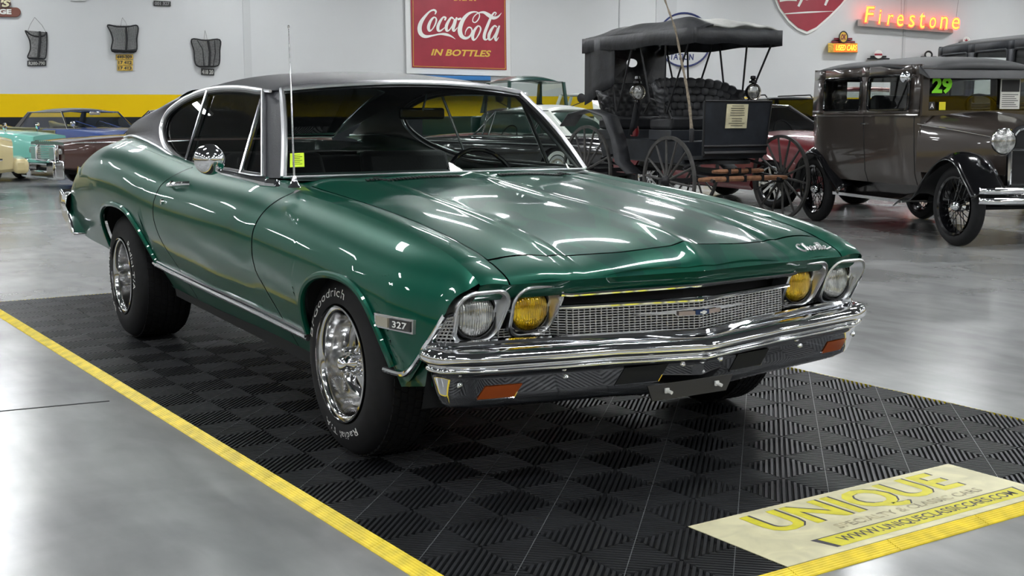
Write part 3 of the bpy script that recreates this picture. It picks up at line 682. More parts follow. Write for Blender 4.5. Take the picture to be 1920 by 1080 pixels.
# seams where the shell is one surface: antenna and mirror
g = G(); b0 = np.array([-.82, .578, .935]); g.lathe([(0, .045), (.006, .045), (.012, .03), (.018, .012), (.024, .004), (.026, 0)], b0, 'z', 16); o = ob('antenna_base', g, 'chrome', car)
g = G(); tip = onx((541, 50), -.80); g.tube([b0+[0, 0, .04], b0*.5+tip*.5+[0, 0, .02], tip], [.0042, .0032, .0022], 8); g.lathe([(0, .006), (.005, .003), (.005, -.003), (0, -.006)], tip, 'z', 8); o2 = ob('antenna_mast', g, 'alu', o)
g = G(); mc = np.array([-1.035, .93, 1.037]); R_ = .062
n_ = np.array([-.30, -.90, .05]); n_ /= np.linalg.norm(n_)     # shell faces forward, glass faces rear
prof = [(0, .045), (.02, .043), (.042, .034), (.056, .018), (.062, 0), (.062, -.012), (.058, -.016)]
def orient(g_, c, n_, o0=0): 
    q = Vector(n_).to_track_quat('Z', 'Y').to_matrix(); g_.v = [tuple(np.array(c)+np.array(q @ Vector(p))) for p in g_.v]; return g_
g.lathe(prof, (0, 0, 0), 'z', 32); orient(g, mc, n_); o = ob('door_mirror', g, 'chrome', car, smooth=60)
g = G(); g.lathe([(0, -.013), (.058, -.013)], (0, 0, 0), 'z', 32); orient(g, mc, n_); ob('mirror_glass', g, 'chrome', o, smooth=0)
g = G(); g.tube([mc+[.01, 0, -.03], mc+[.03, -.07, -.05], (-.93, .76, .965), (-.885, .70, .955)], [.010, .011, .013, .020], 8); g.tube([(-.895, .74, .95), (-.87, .63, .95)], .016, 8); ob('mirror_arm', g, 'chrome', o)
# --- interior
def seat(x, w):
    g = G()
    pts = [(1.30, .56), (1.42, .62), (1.75, .60), (1.80, .60)]
    g.hexa([(x-w, 1.25, .45), (x+w, 1.25, .45), (x+w, 1.80, .45), (x-w, 1.80, .45), (x-w, 1.25, .62), (x+w, 1.25, .62), (x+w, 1.80, .58), (x-w, 1.80, .58)])
    g.hexa([(x-w, 1.72, .55), (x+w, 1.72, .55), (x+w, 1.88, .55), (x-w, 1.88, .55), (x-w*.9, 1.93, 1.03), (x+w*.9, 1.93, 1.03), (x+w*.9, 2.03, 1.03), (x-w*.9, 2.03, 1.03)])
    ob('front_seat', g, 'seat_cloth', car, bevel=.03)
seat(-.36, .27); seat(.36, .27)
g = G(); g.box((0, 2.55, .60), (1.2, .45, .2)); g.hexa([(-.62, 2.70, .55), (.62, 2.70, .55), (.62, 2.9, .55), (-.62, 2.9, .55), (-.60, 2.95, .98), (.60, 2.95, .98), (.60, 3.1, .98), (-.60, 3.1, .98)]); ob('rear_seat', g, 'seat_cloth', car, bevel=.03)
g = G(); g.box((0, 3.25, .99), (1.2, .35, .02)); ob('parcel_shelf', g, 'seat_cloth', car, smooth=0)
g = G(); 
def dash(x, t): 
    q = [(.70, .952), (.84, .975), (.97, .972), (1.02, .93), (1.00, .80), (.95, .60)]; k = int(round(t)); a = abs(x)/.74; return (x, q[k][0]+.10*a*a, q[k][1]-.004*a)
g.grid(dash, np.linspace(-.73, .73, 15), range(6)); MT['dash'] = mat('dash_dark', (.012, .026, .022), .45); ob('dashboard', g, 'dash', car, smooth=40)
g = G(); sc_ = np.array([.37, 1.16, .865]); rr_ = [(sc_+np.array([.195*math.cos(a), .07*math.sin(a), .185*math.sin(a)])) for a in np.linspace(0, 2*PI, 40)[:-1]]
g.tube(rr_, .011, 8, closed=True); o = ob('steering_wheel', g, 'black_gloss', car)
g = G(); g.tube([sc_+[-.18, 0, 0], sc_+[0, -.02, -.03], sc_+[.18, 0, 0]], .010, 8); g.tube([sc_+[0, -.02, -.03], (.37, .95, .86)], .03, 12); ob('steering_spokes', g, 'black_trim', o)
g = G(); pm = np.array(onx((791, 213), .02)); 
mw = .115
g.hexa([pm+[a*mw, -.012+b, c] for c in (-.026, .026) for a, b in ((-1, 0), (1, 0), (1, .022), (-1, .022))]); ob('rear_view_mirror', g, 'black_gloss', car, bevel=.012)
g = G(); g.tube([pm+[0, 0, .0], pm+[0, -.05, .09]], .006, 6); ob('mirror_stem', g, 'chrome_soft', car)
g = G(); g.tube([wsh(.25, .02, .010), wsh(-.05, .42, .012)], .004, 5); g.tube([wsh(-.35, .02, .010), wsh(-.68, .06, .012)], .004, 5)
# sticker on the windshield glass
g = G(); 
st = [wsh(u, t, .0012) for u, t in ((-.995, .0), (-.995, .0))]
def onws(px):   # point of the windshield seen in that direction, found on the ruled surface
    best = None
    for u in np.linspace(-1, 1, 201):
        for t in np.linspace(0, 1, 101):
            p = np.array(wsh(u, t, .0015)); d = p-CAM_P; q = (960+FPX*np.dot(d, CR)/np.dot(d, CF), 540-FPX*np.dot(d, CU)/np.dot(d, CF)); e = (q[0]-px[0])**2+(q[1]-px[1])**2
            if best is None or e < best[0]: best = (e, p, u, t)
    return best
(_, _, u0, t0), (_, _, u1, t1) = onws((542, 314)), onws((569, 286))
g.grid(lambda u, t: wsh(u, t, .0025), [u0, (u0+u1)/2, u1], [t0, (t0+t1)/2, t1]); so = ob('windshield_sticker', g, 'sticker', car, smooth=0); tag(so, 'fluorescent yellow inspection sticker')
g = G()
for k in range(6): 
    tt = t0+(t1-t0)*(.85-.13*k); g.tube([wsh(u0+(u1-u0)*.15, tt, .0035), wsh(u0+(u1-u0)*(.85 if k % 2 else .7), tt, .0035)], .0008, 4)
ob('sticker_text', g, 'ink', so)
# --- front: grille, lamps, bumper
def yg(x): a = abs(x); return -.850+.105*(a/.5) if a < .5 else -.745+.06*(a-.5)/.35      # grille plane in plan
ZG0 = lambda x: .512+.012*abs(x)/.9
ZG1 = lambda x: .612 if abs(x) < .48 else .60
MT['grille_dark'] = mat('grille_dark', (.004, .004, .005), .7)
g = G(); g.grid(lambda x, t: (x, yg(x)+.085, .50+t*.18), np.linspace(-.86, .86, 31), [0, 1]); ob('grille_backing', g, 'grille_dark', car, smooth=0)
g = G()
nx, nz = 88, 11
def gzt(x): return .607 if abs(x) < .487 else .548
def ym(x): return yg(x)+.035*min(1, max(0, (abs(x)-.455)/.04))
for i in range(nx+1):
    x = -.84+1.68*i/nx; zt = gzt(x); g.bar((x, ym(x), ZG0(x)), (x, ym(x)+.003, zt), .0034, .006, up=(0, 1, 0))
xsg = np.linspace(-.84, .84, 35)
for k in range(nz):
    z_ = lambda x: ZG0(x)+(.607-ZG0(x))*(k+.5)/nz
    for i in range(len(xsg)-1):
        a, b = xsg[i], xsg[i+1]
        if z_(b) > gzt((a+b)/2)+.004: continue
        g.bar((a, ym(a)-.002, z_(a)), (b, ym(b)-.002, z_(b)), .006, .0028)
MT['grille_silver'] = mat('grille_silver', (.60, .60, .60), .3, .9)
gr = ob('grille_mesh', g, 'grille_silver', car, smooth=0)
def run(zf, xs_, yo, r_, name, m='chrome', sx_=1.0, par=None):
    g = G(); g.tube([(x, yg(x)+yo, zf(x)) for x in xs_], r_, 8, sx=sx_); return ob(name, g, m, par or car)
run(lambda x: .612, np.linspace(-.49, .49, 31), -.006, .008, 'grille_top_moulding', par=gr)
# upper chrome line under the brow
g = G(); xs_ = np.linspace(-.50, .50, 31); g.tube([(x, yfront(x)+.040, .653+.004*(abs(x) > .47)) for x in xs_], .0075, 8); ob('brow_moulding', g, 'chrome', car)
# bottom moulding wraps round the corner
bm_ = [(0, -.868), (.25, -.817), (.5, -.766), (.75, -.722), (.84, -.702), (.875, -.685), (.90, -.655)]
pth = [(-a, b) for a, b in bm_[::-1][:-1]]+bm_
pp = cat([(a, b, .505+.014*abs(a)/.93) for a, b in pth], 5); g = G(); g.tube([tuple(p) for p in pp], .013, 8, sx=.8); ob('grille_bottom_moulding', g, 'chrome', car)
for s_ in (-1, 1):   # corner side grille
    g = G(); A0 = np.array([s_*.835, -.700, .522]); B0 = np.array([s_*.897, -.660, .526]); A1 = np.array([s_*.838, -.735, .615]); B1 = np.array([s_*.868, -.722, .612])
    q = lambda u, v: (A0*(1-u)+B0*u)*(1-v)+(A1*(1-u)+B1*u)*v
    for k in range(6): g.bar(q(k/5, 0), q(k/5, 1), .004, .004)
    for k in range(8): g.bar(q(0, (k+.4)/8), q(1, (k+.4)/8), .004, .004)
    o = ob('corner_grille', g, 'grille_silver', car, smooth=0)
    g = G(); bk = [q(u, v)+np.array([-s_*.02, .02, 0]) for u, v in ((0, 0), (1, 0), (1, 1), (0, 1))]; g.add(bk, [(0, 1, 2, 3)]); ob('grille_backing', g, 'grille_dark', o, smooth=0)
    g = G(); g.tube([q(1, 1.0), q(.5, 1.05), q(0, 1.05)], .006, 8); ob('corner_trim', g, 'chrome', o)
# head lamps
def rrect(w0, w1, h0, h1, r, n=7):   # rounded quad: top half width w1, bottom w0, from -h0 to h1
    cs = [(w0-r, -h0+r, -90), (w1-r, h1-r, 0), (-w1+r, h1-r, 90), (-w0+r, -h0+r, 180)]; out = []
    for cx, cz, a0 in cs:
        for k in range(n): a = rad(a0+90*k/(n-1)); out.append((cx+r*math.cos(a), cz+r*math.sin(a)))
    return out
def lamp(x, y, z, mlens, lab):
    ob_ = rrect(.080, .089, .085, .079, .050); ib = rrect(.074, .083, .079, .073, .046)
    N = len(ob_); c = (x, y, z); V = []; rings = []
    def tilt(p, yo): return (x+p[0]*1.0, y+yo-.042*(p[1]/.08), z+p[1])
    circ = [(.070*math.cos(a), .070*math.sin(a)) for a in [math.atan2(p[1], p[0]) for p in ob_]]
    R = [([(p[0]*.97, p[1]*.97) for p in ob_], .075), (ob_, .012), ([(p[0]*.995, p[1]*.995) for p in ob_], 0), (ib, -.003), ([(p[0]*.93, p[1]*.93) for p in ib], .008), ([(c_[0]*1.10, c_[1]*1.10) for c_ in circ], .030), (circ, .036)]
    g = G()
    for pts, yo in R: V += [tilt(p, yo) for p in pts]
    g.add(V, [(i*N+k, i*N+(k+1) % N, (i+1)*N+(k+1) % N, (i+1)*N+k) for i in range(len(R)-1) for k in range(N)])
    g.tube([tilt(p, -.001) for p in ob_], .0055, 6, closed=True)
    o = ob('headlamp_bezel', g, 'bright_trim', car, smooth=40)
    g = G(); g.lathe([(0, -.018), (.02, -.017), (.045, -.012), (.063, -.003), (.071, .010), (.071, .03)], (x, y+.030, z), 'y', 40)
    l = ob('headlamp_lens', g, mlens, o, smooth=60); tag(l, lab)
    g = G(); g.lathe([(.070, .000), (.073, -.003), (.076, .002), (.076, .02)], (x, y+.031, z), 'y', 40); ob('lamp_ring', g, 'black_trim', o)
def lensmat(name, c0, c1, amb):
    m, nt, b = nodes(name); L = nt.links; tc = nt.nodes.new('ShaderNodeTexCoord'); w = nt.nodes.new('ShaderNodeTexWave'); w.inputs['Scale'].default_value = 38; w.inputs['Distortion'].default_value = 1.2; w.bands_direction = 'X'
    L.new(tc.outputs['Object'], w.inputs[0]); n = nt.nodes.new('ShaderNodeTexNoise'); n.inputs['Scale'].default_value = 22; L.new(tc.outputs['Object'], n.inputs[0])
    cr = nt.nodes.new('ShaderNodeValToRGB'); e = cr.color_ramp.elements; e[0].position = .38; e[0].color = (*c0, 1); e[1].position = .62; e[1].color = (*c1, 1); L.new(n.outputs[0], cr.inputs[0]); L.new(cr.outputs[0], b.inputs['Base Color'])
    bp = nt.nodes.new('ShaderNodeBump'); bp.inputs['Strength'].default_value = .6; bp.inputs['Distance'].default_value = .004; L.new(w.outputs['Fac'], bp.inputs['Height']); L.new(bp.outputs[0], b.inputs['Normal'])
    b.inputs['Metallic'].default_value = .75; b.inputs['Roughness'].default_value = .15; b.inputs['Coat Weight'].default_value = 1; return m
MT['lens_clear'] = lensmat('lens_clear', (.30, .31, .30), (.85, .86, .84), 0); MT['lens_amber'] = lensmat('lens_amber', (.55, .30, .0), (.95, .62, .01), 1)
for s_ in (-1, 1):
    lamp(s_*.767, -.742, .606, 'lens_clear', 'clear ribbed glass headlamp lens'); lamp(s_*.573, -.746, .609, 'lens_amber', 'amber yellow headlamp lens')
    g = G(); g.tube([(s_*.655, -.742, .615), (s_*.685, -.740, .615)], .006, 6); ob('lamp_link', g, 'chrome', car)
# bumper
bp_ = [(0, -.905), (.35, -.865), (.62, -.825), (.78, -.797), (.85, -.770), (.895, -.738), (.914, -.70), (.917, -.66), (.905, -.62)]
hp = [tuple(p[:2]) for p in cat([(a, b, 0) for a, b in bp_], 8)]; hp[0] = (0, -.9045)
pth = [(-a, b) for a, b in hp[::-1][:-1]]+hp
# profile: offset (positive = into the car), z
prof = [(.085, .497), (.03, .503), (.010, .500), (-.004, .490), (-.009, .476), (-.007, .464), (.002, .456), (.012, .452), (.014, .447), (.008, .441), (.008, .434), (.014, .428), (.026, .424), (.031, .41), (.047, .360), (.060, .328), (.085, .312), (.12, .310)]
zf = lambda x: .010*(abs(x)/.93)**2-.012*max(0, 1-abs(x)/.35)
def bump_sweep():
    C_ = [np.array([a, b, 0.]) for a, b in pth]; g = G(); V = []
    for i, c in enumerate(C_):
        t = C_[min(i+1, len(C_)-1)]-C_[max(i-1, 0)]; t /= np.linalg.norm(t); nn = np.array([-t[1], t[0], 0]); k_ = ip([(-.80, 1), (-.74, .95), (-.62, .85)], c[1]) if abs(c[0]) > .75 else 1.0
        for (o_, z) in prof: V.append(c+nn*(o_*k_ if o_ > .02 else o_)+np.array([0, 0, z+zf(c[0])]))
    m = len(prof); return g.add(V, [(i*m+k, i*m+k+1, (i+1)*m+k+1, (i+1)*m+k) for i in range(len(C_)-1) for k in range(m-1)]+[tuple(range(m)), tuple((len(C_)-1)*m+k for k in range(m))])
bmp = ob('front_bumper', bump_sweep(), 'chrome', car, smooth=55, solid=.003, soff=0)
def bface(x, z):  # point on the lower face of the bumper
    a = abs(x); y = ip([(b_[0], b_[1]) for b_ in bp_[:6]], a); return (x, y+ip([(.312, .085), (.328, .060), (.360, .047), (.41, .031), (.424, .026)], z-zf(x))-.0035, z)
def slot(x0, x1, z0, z1, sk, name, m, lip=True):
    for s_ in (-1, 1):
        g = G(); P4 = [(x0-sk, z0), (x1-sk, z0), (x1+sk, z1), (x0+sk, z1)] if s_ > 0 else [(-x1-sk, z0), (-x0-sk, z0), (-x0+sk, z1), (-x1+sk, z1)]
        g.grid(lambda u, v: bface((P4[0][0]*(1-u)+P4[1][0]*u)*(1-v)+(P4[3][0]*(1-u)+P4[2][0]*u)*v, z0+(z1-z0)*v), np.linspace(0, 1, 7), np.linspace(0, 1, 5)); o = ob(name, g, m, bmp, smooth=0)
        g = G(); g.tube([bface(P4[0][0]*(1-u)+P4[1][0]*u, z0-.003) for u in np.linspace(0, 1, 6)]+[bface(P4[1][0]*.6+P4[2][0]*.4, z0+(z1-z0)*.35)], .003, 6); ob('slot_lip', g, 'chrome', o)
slot(.15, .31, .358, .414, .012, 'air_slot_shade', 'dark_under'); slot(.655, .775, .352, .393, .010, 'turn_signal', 'lamp_orange')  # air slots are dark patches painting the shade of openings onto the face
g = G()
for s_ in (-1, 1):
    for x, z in ((.08, .405), (.50, .400), (.84, .400)):
        g2 = G(); p = bface(s_*x, z); g2.lathe([(0, -.006), (.006, -.0045), (.010, 0)], p, 'y', 12); ob('bumper_bolt', g2, 'chrome', bmp)
g = G(); g.add([bface(-.16, .40), bface(.0, .40), bface(.16, .40), bface(.02, .318), bface(-.02, .318)], [(0, 1, 3, 4), (1, 2, 3)]); 
g = G(); 
a = [(-.20, -.862, .352), (.13, -.872, .352), (.13, -.872, .312), (-.20, -.862, .312)]
g.hexa([(-.21, -.875, .300), (.10, -.875, .300), (.10, -.87, .300), (-.21, -.87, .300), (-.23, -.875, .352), (.13, -.875, .352), (.13, -.87, .352), (-.23, -.87, .352)]); o = ob('licence_bracket', g, mat('smoked_plastic', (.012, .011, .011), .3, coat=.5), bmp, smooth=0)
for x in (-.155, .055):
    g = G(); g.box((x, -.880, .330), (.016, .006, .016)); g.tube([(x, -.88, .330), (x+.004, -.90, .326)], .006, 8); ob('bracket_bolt', g, 'white_ink', o)
# valance under the grille between bumper and grille
g = G(); g.grid(lambda x, t: (x, yg(x)+.01-.0*t, .515-t*.06), np.linspace(-.86, .86, 21), [0, 1]); ob('grille_valance', g, 'black_trim', car, smooth=0)
g = G(); g.grid(lambda x, t: (x, yg(x)+.06+.05*t, .46-t*.16), np.linspace(-.88, .88, 21), [0, 1]); ob('radiator_support', g, 'dark_under', car, smooth=0)
# grille emblem
xe_ = lambda x, o_: yg(x)-.012-o_
g = G(); g.add([(x, xe_(x, 0), z) for x, z in ((-.235, .575), (-.10, .582), (0, .585), (.10, .582), (.235, .575), (.10, .570), (.085, .560), (0, .560), (-.085, .560), (-.10, .570))], [(0, 1, 9), (1, 2, 7, 8, 9), (2, 3, 5, 6, 7), (3, 4, 5)]); 
o = ob('grille_emblem', g, 'chrome_soft', car, smooth=0, solid=.006, soff=-1)
MT['emblem_dark'] = mat('emblem_inlay', (.30, .24, .21), .4); MT['emblem_blue'] = mat('emblem_blue', (.01, .03, .10), .3)
def strip(x0, x1, z0, z1, m, o_, name):
    g = G(); xm = [x0, (x0+x1)/2, x1] if x0*x1 >= 0 else [x0, 0, x1]; g.grid(lambda x, z: (x, xe_(x, o_), z), xm, [z0, z1]); return ob(name, g, m, o, smooth=0)
strip(-.088, -.030, .563, .577, 'emblem_dark', .009, 'emblem_inlay'); strip(.030, .088, .563, .577, 'emblem_dark', .009, 'emblem_inlay'); strip(-.028, .028, .563, .579, 'emblem_blue', .009, 'emblem_field')
strip(-.014, .014, .568, .574, 'white_ink', .012, 'emblem_mark'); strip(-.006, .006, .565, .577, 'white_ink', .0122, 'emblem_mark')
# fender badge and side marker, both sides
for s_ in (-1, 1):
    def bd_(y, z, o_): return (s_*(sx(y, z)+o_), y, z)
    def sh_(y, z): return z-(y+.495)*.03
    for (y0, y1, z0, z1, o_, m, nm) in ((-.597, -.400, .543, .588, .010, 'chrome_soft', 'fender_badge'), (-.482, -.412, .550, .581, .0125, mat('marker_lens', (.32, .29, .22), .2, coat=1), 'marker_lens'), (-.588, -.492, .549, .582, .0125, 'black_gloss', 'badge_field')):
        g = G(); g.hexa([bd_(y0, z0, 0), bd_(y1, z0, 0), bd_(y1, z1, 0), bd_(y0, z1, 0), bd_(y0, z0, o_), bd_(y1, z0, o_), bd_(y1, z1, o_), bd_(y0, z1, o_)])
        q = ob(nm, g, m, par_ if nm != 'fender_badge' else car, smooth=0)
        if nm == 'fender_badge': par_ = q
    t = textg('327', 1, .02); fit(t, 0, 1, 0, 1); warp(t, lambda a, b, c: bd_(-.508-.066*a if s_ < 0 else -.574+.066*a, .555+.021*b, .0135)); ob('lettering', t, 'white_ink', par_, smooth=0)
# script badge on the left front of the header, written with strokes
def hs(a, b, c): # a along x 0..1, b up 0..1
    x = .515+a*.165; y0_ = yfront(x); y1_ = yseam(x); q = .16+b*.36; return (x, y0_+(y1_-y0_)*q, zhead(x, q)+.003+c)
ST = [([(.16, .85), (.10, .95), (.02, .70), (.03, .3), (.10, .12), (.18, .25)], .05), ([(.22, .15), (.26, .6), (.27, .9), (.23, .9), (.22, .15)], .035), ([(.22, .2), (.27, .5), (.30, .4), (.30, .15), (.35, .25)], .035),
      ([(.35, .3), (.41, .4), (.40, .52), (.36, .42), (.37, .15), (.43, .2)], .035), ([(.43, .5), (.46, .15), (.50, .5), (.53, .45)], .035), ([(.53, .3), (.59, .4), (.58, .52), (.54, .42), (.55, .15), (.61, .25)], .035),
      ([(.61, .25), (.67, .8), (.65, .95), (.63, .6), (.64, .15), (.69, .25)], .035), ([(.69, .25), (.75, .8), (.73, .95), (.71, .6), (.72, .15), (.77, .25)], .035), ([(.77, .3), (.84, .4), (.83, .52), (.79, .42), (.80, .15), (.88, .2), (1.0, .35)], .035)]
g = G()
for pts, w in ST: g.tube([hs(p[0], p[1], .001) for p in cat([(a, b, 0) for a, b in pts], 5)], .0034, 5)
ob('script_badge', g, 'grille_silver', car)
# --- wheels
def wheel(y, s_, R, w, zc_, xo, rear):
    c = np.array([s_*xo, y, zc_]); q = -s_   # profile t runs inward from the outer face
    g = G(); t_ = [(.203, .030), (.212, .004), (.225, .000), (.25, .0), (R-.055, .006), (R-.022, .018), (R-.006, .038), (R, .06), (R+.001, w/2), (R, w-.06), (R-.006, w-.038), (R-.022, w-.018), (.25, w), (.20, w-.02), (.19, w/2), (.203, .030)]
    g.lathe(t_, c, 'x', 72, sgn=q); ty = ob('tyre', g, 'rubber', car, smooth=40)
    g = G(); n = 64                                # tread blocks
    for row in range(5 if not rear else 6):
        t0 = .05+(w-.10)*(row+.08)/(5 if not rear else 6); t1 = .05+(w-.10)*(row+.88)/(5 if not rear else 6)
        for k in range(n):
            a0 = 2*PI*(k+(row % 2)*.5)/n; a1 = a0+2*PI/n*.78; V = []
            for r_ in (R-.004, R+.0045):
                for t_v, aa in ((t0, a0), (t0, a1), (t1, a1+.02), (t1, a0+.02)): V.append((c[0]+q*t_v, c[1]+r_*math.cos(aa), c[2]+r_*math.sin(aa)))
            g.hexa(V)
    tag(ob('tread_blocks', g, 'rubber', ty, smooth=0), kind='stuff')
    dp = .11 if not rear else .15
    g = G(); pr = [(.200, -.004), (.2055, -.002), (.2055, .003), (.199, .006), (.193, .007), (.187, .010), (.183, .018), (.180, .035), (.177, dp*.55), (.172, dp*.8), (.163, dp*.97), (.158, dp+.005), (.150, dp+.012), (.148, dp+.03), (.165, dp+.035), (.170, w-.03), (.2, w-.02)]
    g.lathe(pr, c, 'x', 72, sgn=q); rim = ob('wheel_rim', g, 'alu', car, smooth=40)
    g = G(); g.lathe([(0, dp+.035), (.16, dp+.035)], c, 'x', 40, sgn=q); ob('brake_drum', g, 'dark_under', rim, smooth=0)
    for k in range(5):
        a = 2*PI*k/5+PI/2+.35; g = G()
        def sp(t, v):
            r_ = .035+.125*t; wd_ = ip([(0, .020), (.3, .014), (.7, .019), (1, .036)], t); bow = .030*math.sin(PI*min(1, t*1.0))*(1-.3*t); e_ = v*wd_; hh = dp-.052*(1-t)**.8+(v*v)*.022*(1-.2*t)
            rr = np.array([math.cos(a), math.sin(a)])*r_+np.array([-math.sin(a), math.cos(a)])*e_
            return (c[0]+q*(hh), c[1]+rr[0], c[2]+rr[1])
        g.grid(sp, np.linspace(0, 1, 12), np.linspace(-1, 1, 11)); ob('wheel_spoke', g, 'alu', rim, smooth=60, solid=.012, soff=0)
    g = G(); g.lathe([(0, dp-.115), (.012, dp-.114), (.022, dp-.108), (.028, dp-.095), (.030, dp-.075), (.036, dp-.07), (.040, dp-.05), (.052, dp-.045), (.058, dp-.03), (.058, dp+.02)], c, 'x', 32, sgn=q); ob('hub_cap', g, 'chrome', rim, smooth=50)
    for k in range(5):
        a = 2*PI*(k+.5)/5+PI/2+.35; g = G(); cc = c+np.array([0, .048*math.cos(a), .048*math.sin(a)]); g.lathe([(0, dp-.085), (.008, dp-.084), (.010, dp-.078), (.010, dp-.03)], cc, 'x', 8, sgn=q); ob('lug_nut', g, 'chrome', rim)
    # raised white lettering round the sidewall (outline letters)
    for txt, mid, h_, span in (('BFGoodrich', 121 if not rear else 190, .031, 88), ('Radial T/A', 272 if not rear else 20, .026, 62)):
        t = textg(txt, 1, .0, spacing=1.1); fit(t, 0, 1, 0, 1)
        def wf(a, b, c_, flip=(txt[0] == 'R' and not rear)):
            # read from outside: passenger side looks along +x
            ang = rad(mid)+rad(span)*(.5-a); r_ = .238+h_*b
            return (c[0]-q*.0015+q*.006*max(0, (r_-.25)/(R-.055-.25+1e-6))*(r_ > .25), c[1]-s_*(-1)*(-1)*r_*math.cos(ang)*(-1) if False else c[1]+(s_)*r_*math.cos(ang), c[2]+r_*math.sin(ang))
        warp(t, wf); ob('tyre_lettering', t, 'white_ink', ty, smooth=0)
for s_ in (-1, 1):
    wheel(0, s_, .325, .235, .325+.0235, .905, False)
    wheel(2.845, s_, .332, .31, .332+.0235, .915, True)
g = G(); g.tube([(-.75, 0, .33), (.75, 0, .33)], .03, 8); ob('front_axle', g, 'dark_under', car); g = G(); g.tube([(-.75, 2.845, .34), (.75, 2.845, .34)], .05, 8); ob('rear_axle', g, 'dark_under', car)
# ------------------------------------------------------------------ generic builder for the cars standing behind
def head(fwd, right):   # rotation so that local -y points along CAM-forward*fwd + CAM-right*right on the ground
    F = np.array([math.sin(YAW), math.cos(YAW)]); Rr = np.array([math.cos(YAW), -math.sin(YAW)]); h = F*fwd+Rr*right; h /= np.linalg.norm(h)
    return math.atan2(h[0], -h[1])
def rotv(rz, v): c, s = math.cos(rz), math.sin(rz); return np.array([c*v[0]-s*v[1], s*v[0]+c*v[1], v[2] if len(v) > 2 else 0.0])
def simple_wheel(par, c, s_, R, w, rimr, style, mats, steer=0.0):
    """c centre of the outer face; style: disc, spokes, wire, alloy"""
    Mz = Matrix.Rotation(steer, 3, 'Z'); cc = np.array(c, float); q = -s_
    def fin(g): g.v = [tuple(cc+np.array(Mz @ Vector(p))) for p in g.v]; return g
    g = G(); g.lathe([(rimr, .02), (rimr+.02, .004), (R*.85, 0), (R-.02, .012), (R, .04), (R, w-.04), (R-.02, w-.012), (rimr+.02, w), (rimr, w-.02)], (0, 0, 0), 'x', 40, sgn=q, closed=True)
    ty = ob('wheel_tyre', fin(g), 'rubber', par, smooth=40)
    if mats.get('band'):
        g = G(); g.lathe([(rimr+.015, .001), (rimr+.02+mats['band'], -.002), (rimr+.024+mats['band'], .003)], (0, 0, 0), 'x', 40, sgn=q); ob('whitewall', fin(g), 'white_ink', ty)
    m = mats['rim']
    if style == 'disc':
        g = G(); g.lathe([(0, -.01), (rimr*.3, -.008), (rimr*.5, .01), (rimr*.85, .004), (rimr, .0), (rimr, .03)], (0, 0, 0), 'x', 32, sgn=q); ob('hub_cap', fin(g), m, ty)
    if style in ('wire', 'alloy'):
        g = G(); g.lathe([(rimr, 0), (rimr-.02, .01), (rimr-.03, .05), (rimr-.03, w-.02), (rimr, w)], (0, 0, 0), 'x', 40, sgn=q); ob('wheel_rim', fin(g), m, ty)
        g = G(); g.lathe([(0, -.01), (.03, -.008), (.045, .01), (.06, .04), (.06, .10)], (0, 0, 0), 'x', 24, sgn=q); ob('hub_cap', fin(g), mats.get('hub', m), ty)
        n = 24 if style == 'wire' else 10; g = G()
        for k in range(n):
            a = 2*PI*k/n
            if style == 'wire':
                b = a+(.28 if k % 2 else -.28); g.tube([(q*(.02 if k % 4 < 2 else .08), .05*math.cos(a), .05*math.sin(a)), (q*.06, (rimr-.03)*math.cos(b), (rimr-.03)*math.sin(b))], .0045, 5)
            else: g.bar((q*.03, .04*math.cos(a), .04*math.sin(a)), (q*.03, (rimr-.02)*math.cos(a), (rimr-.02)*math.sin(a)), .035, .02, up=(1, 0, 0))
        tag(ob('wheel_spokes', fin(g), m, ty, smooth=20), kind='stuff')
    return ty
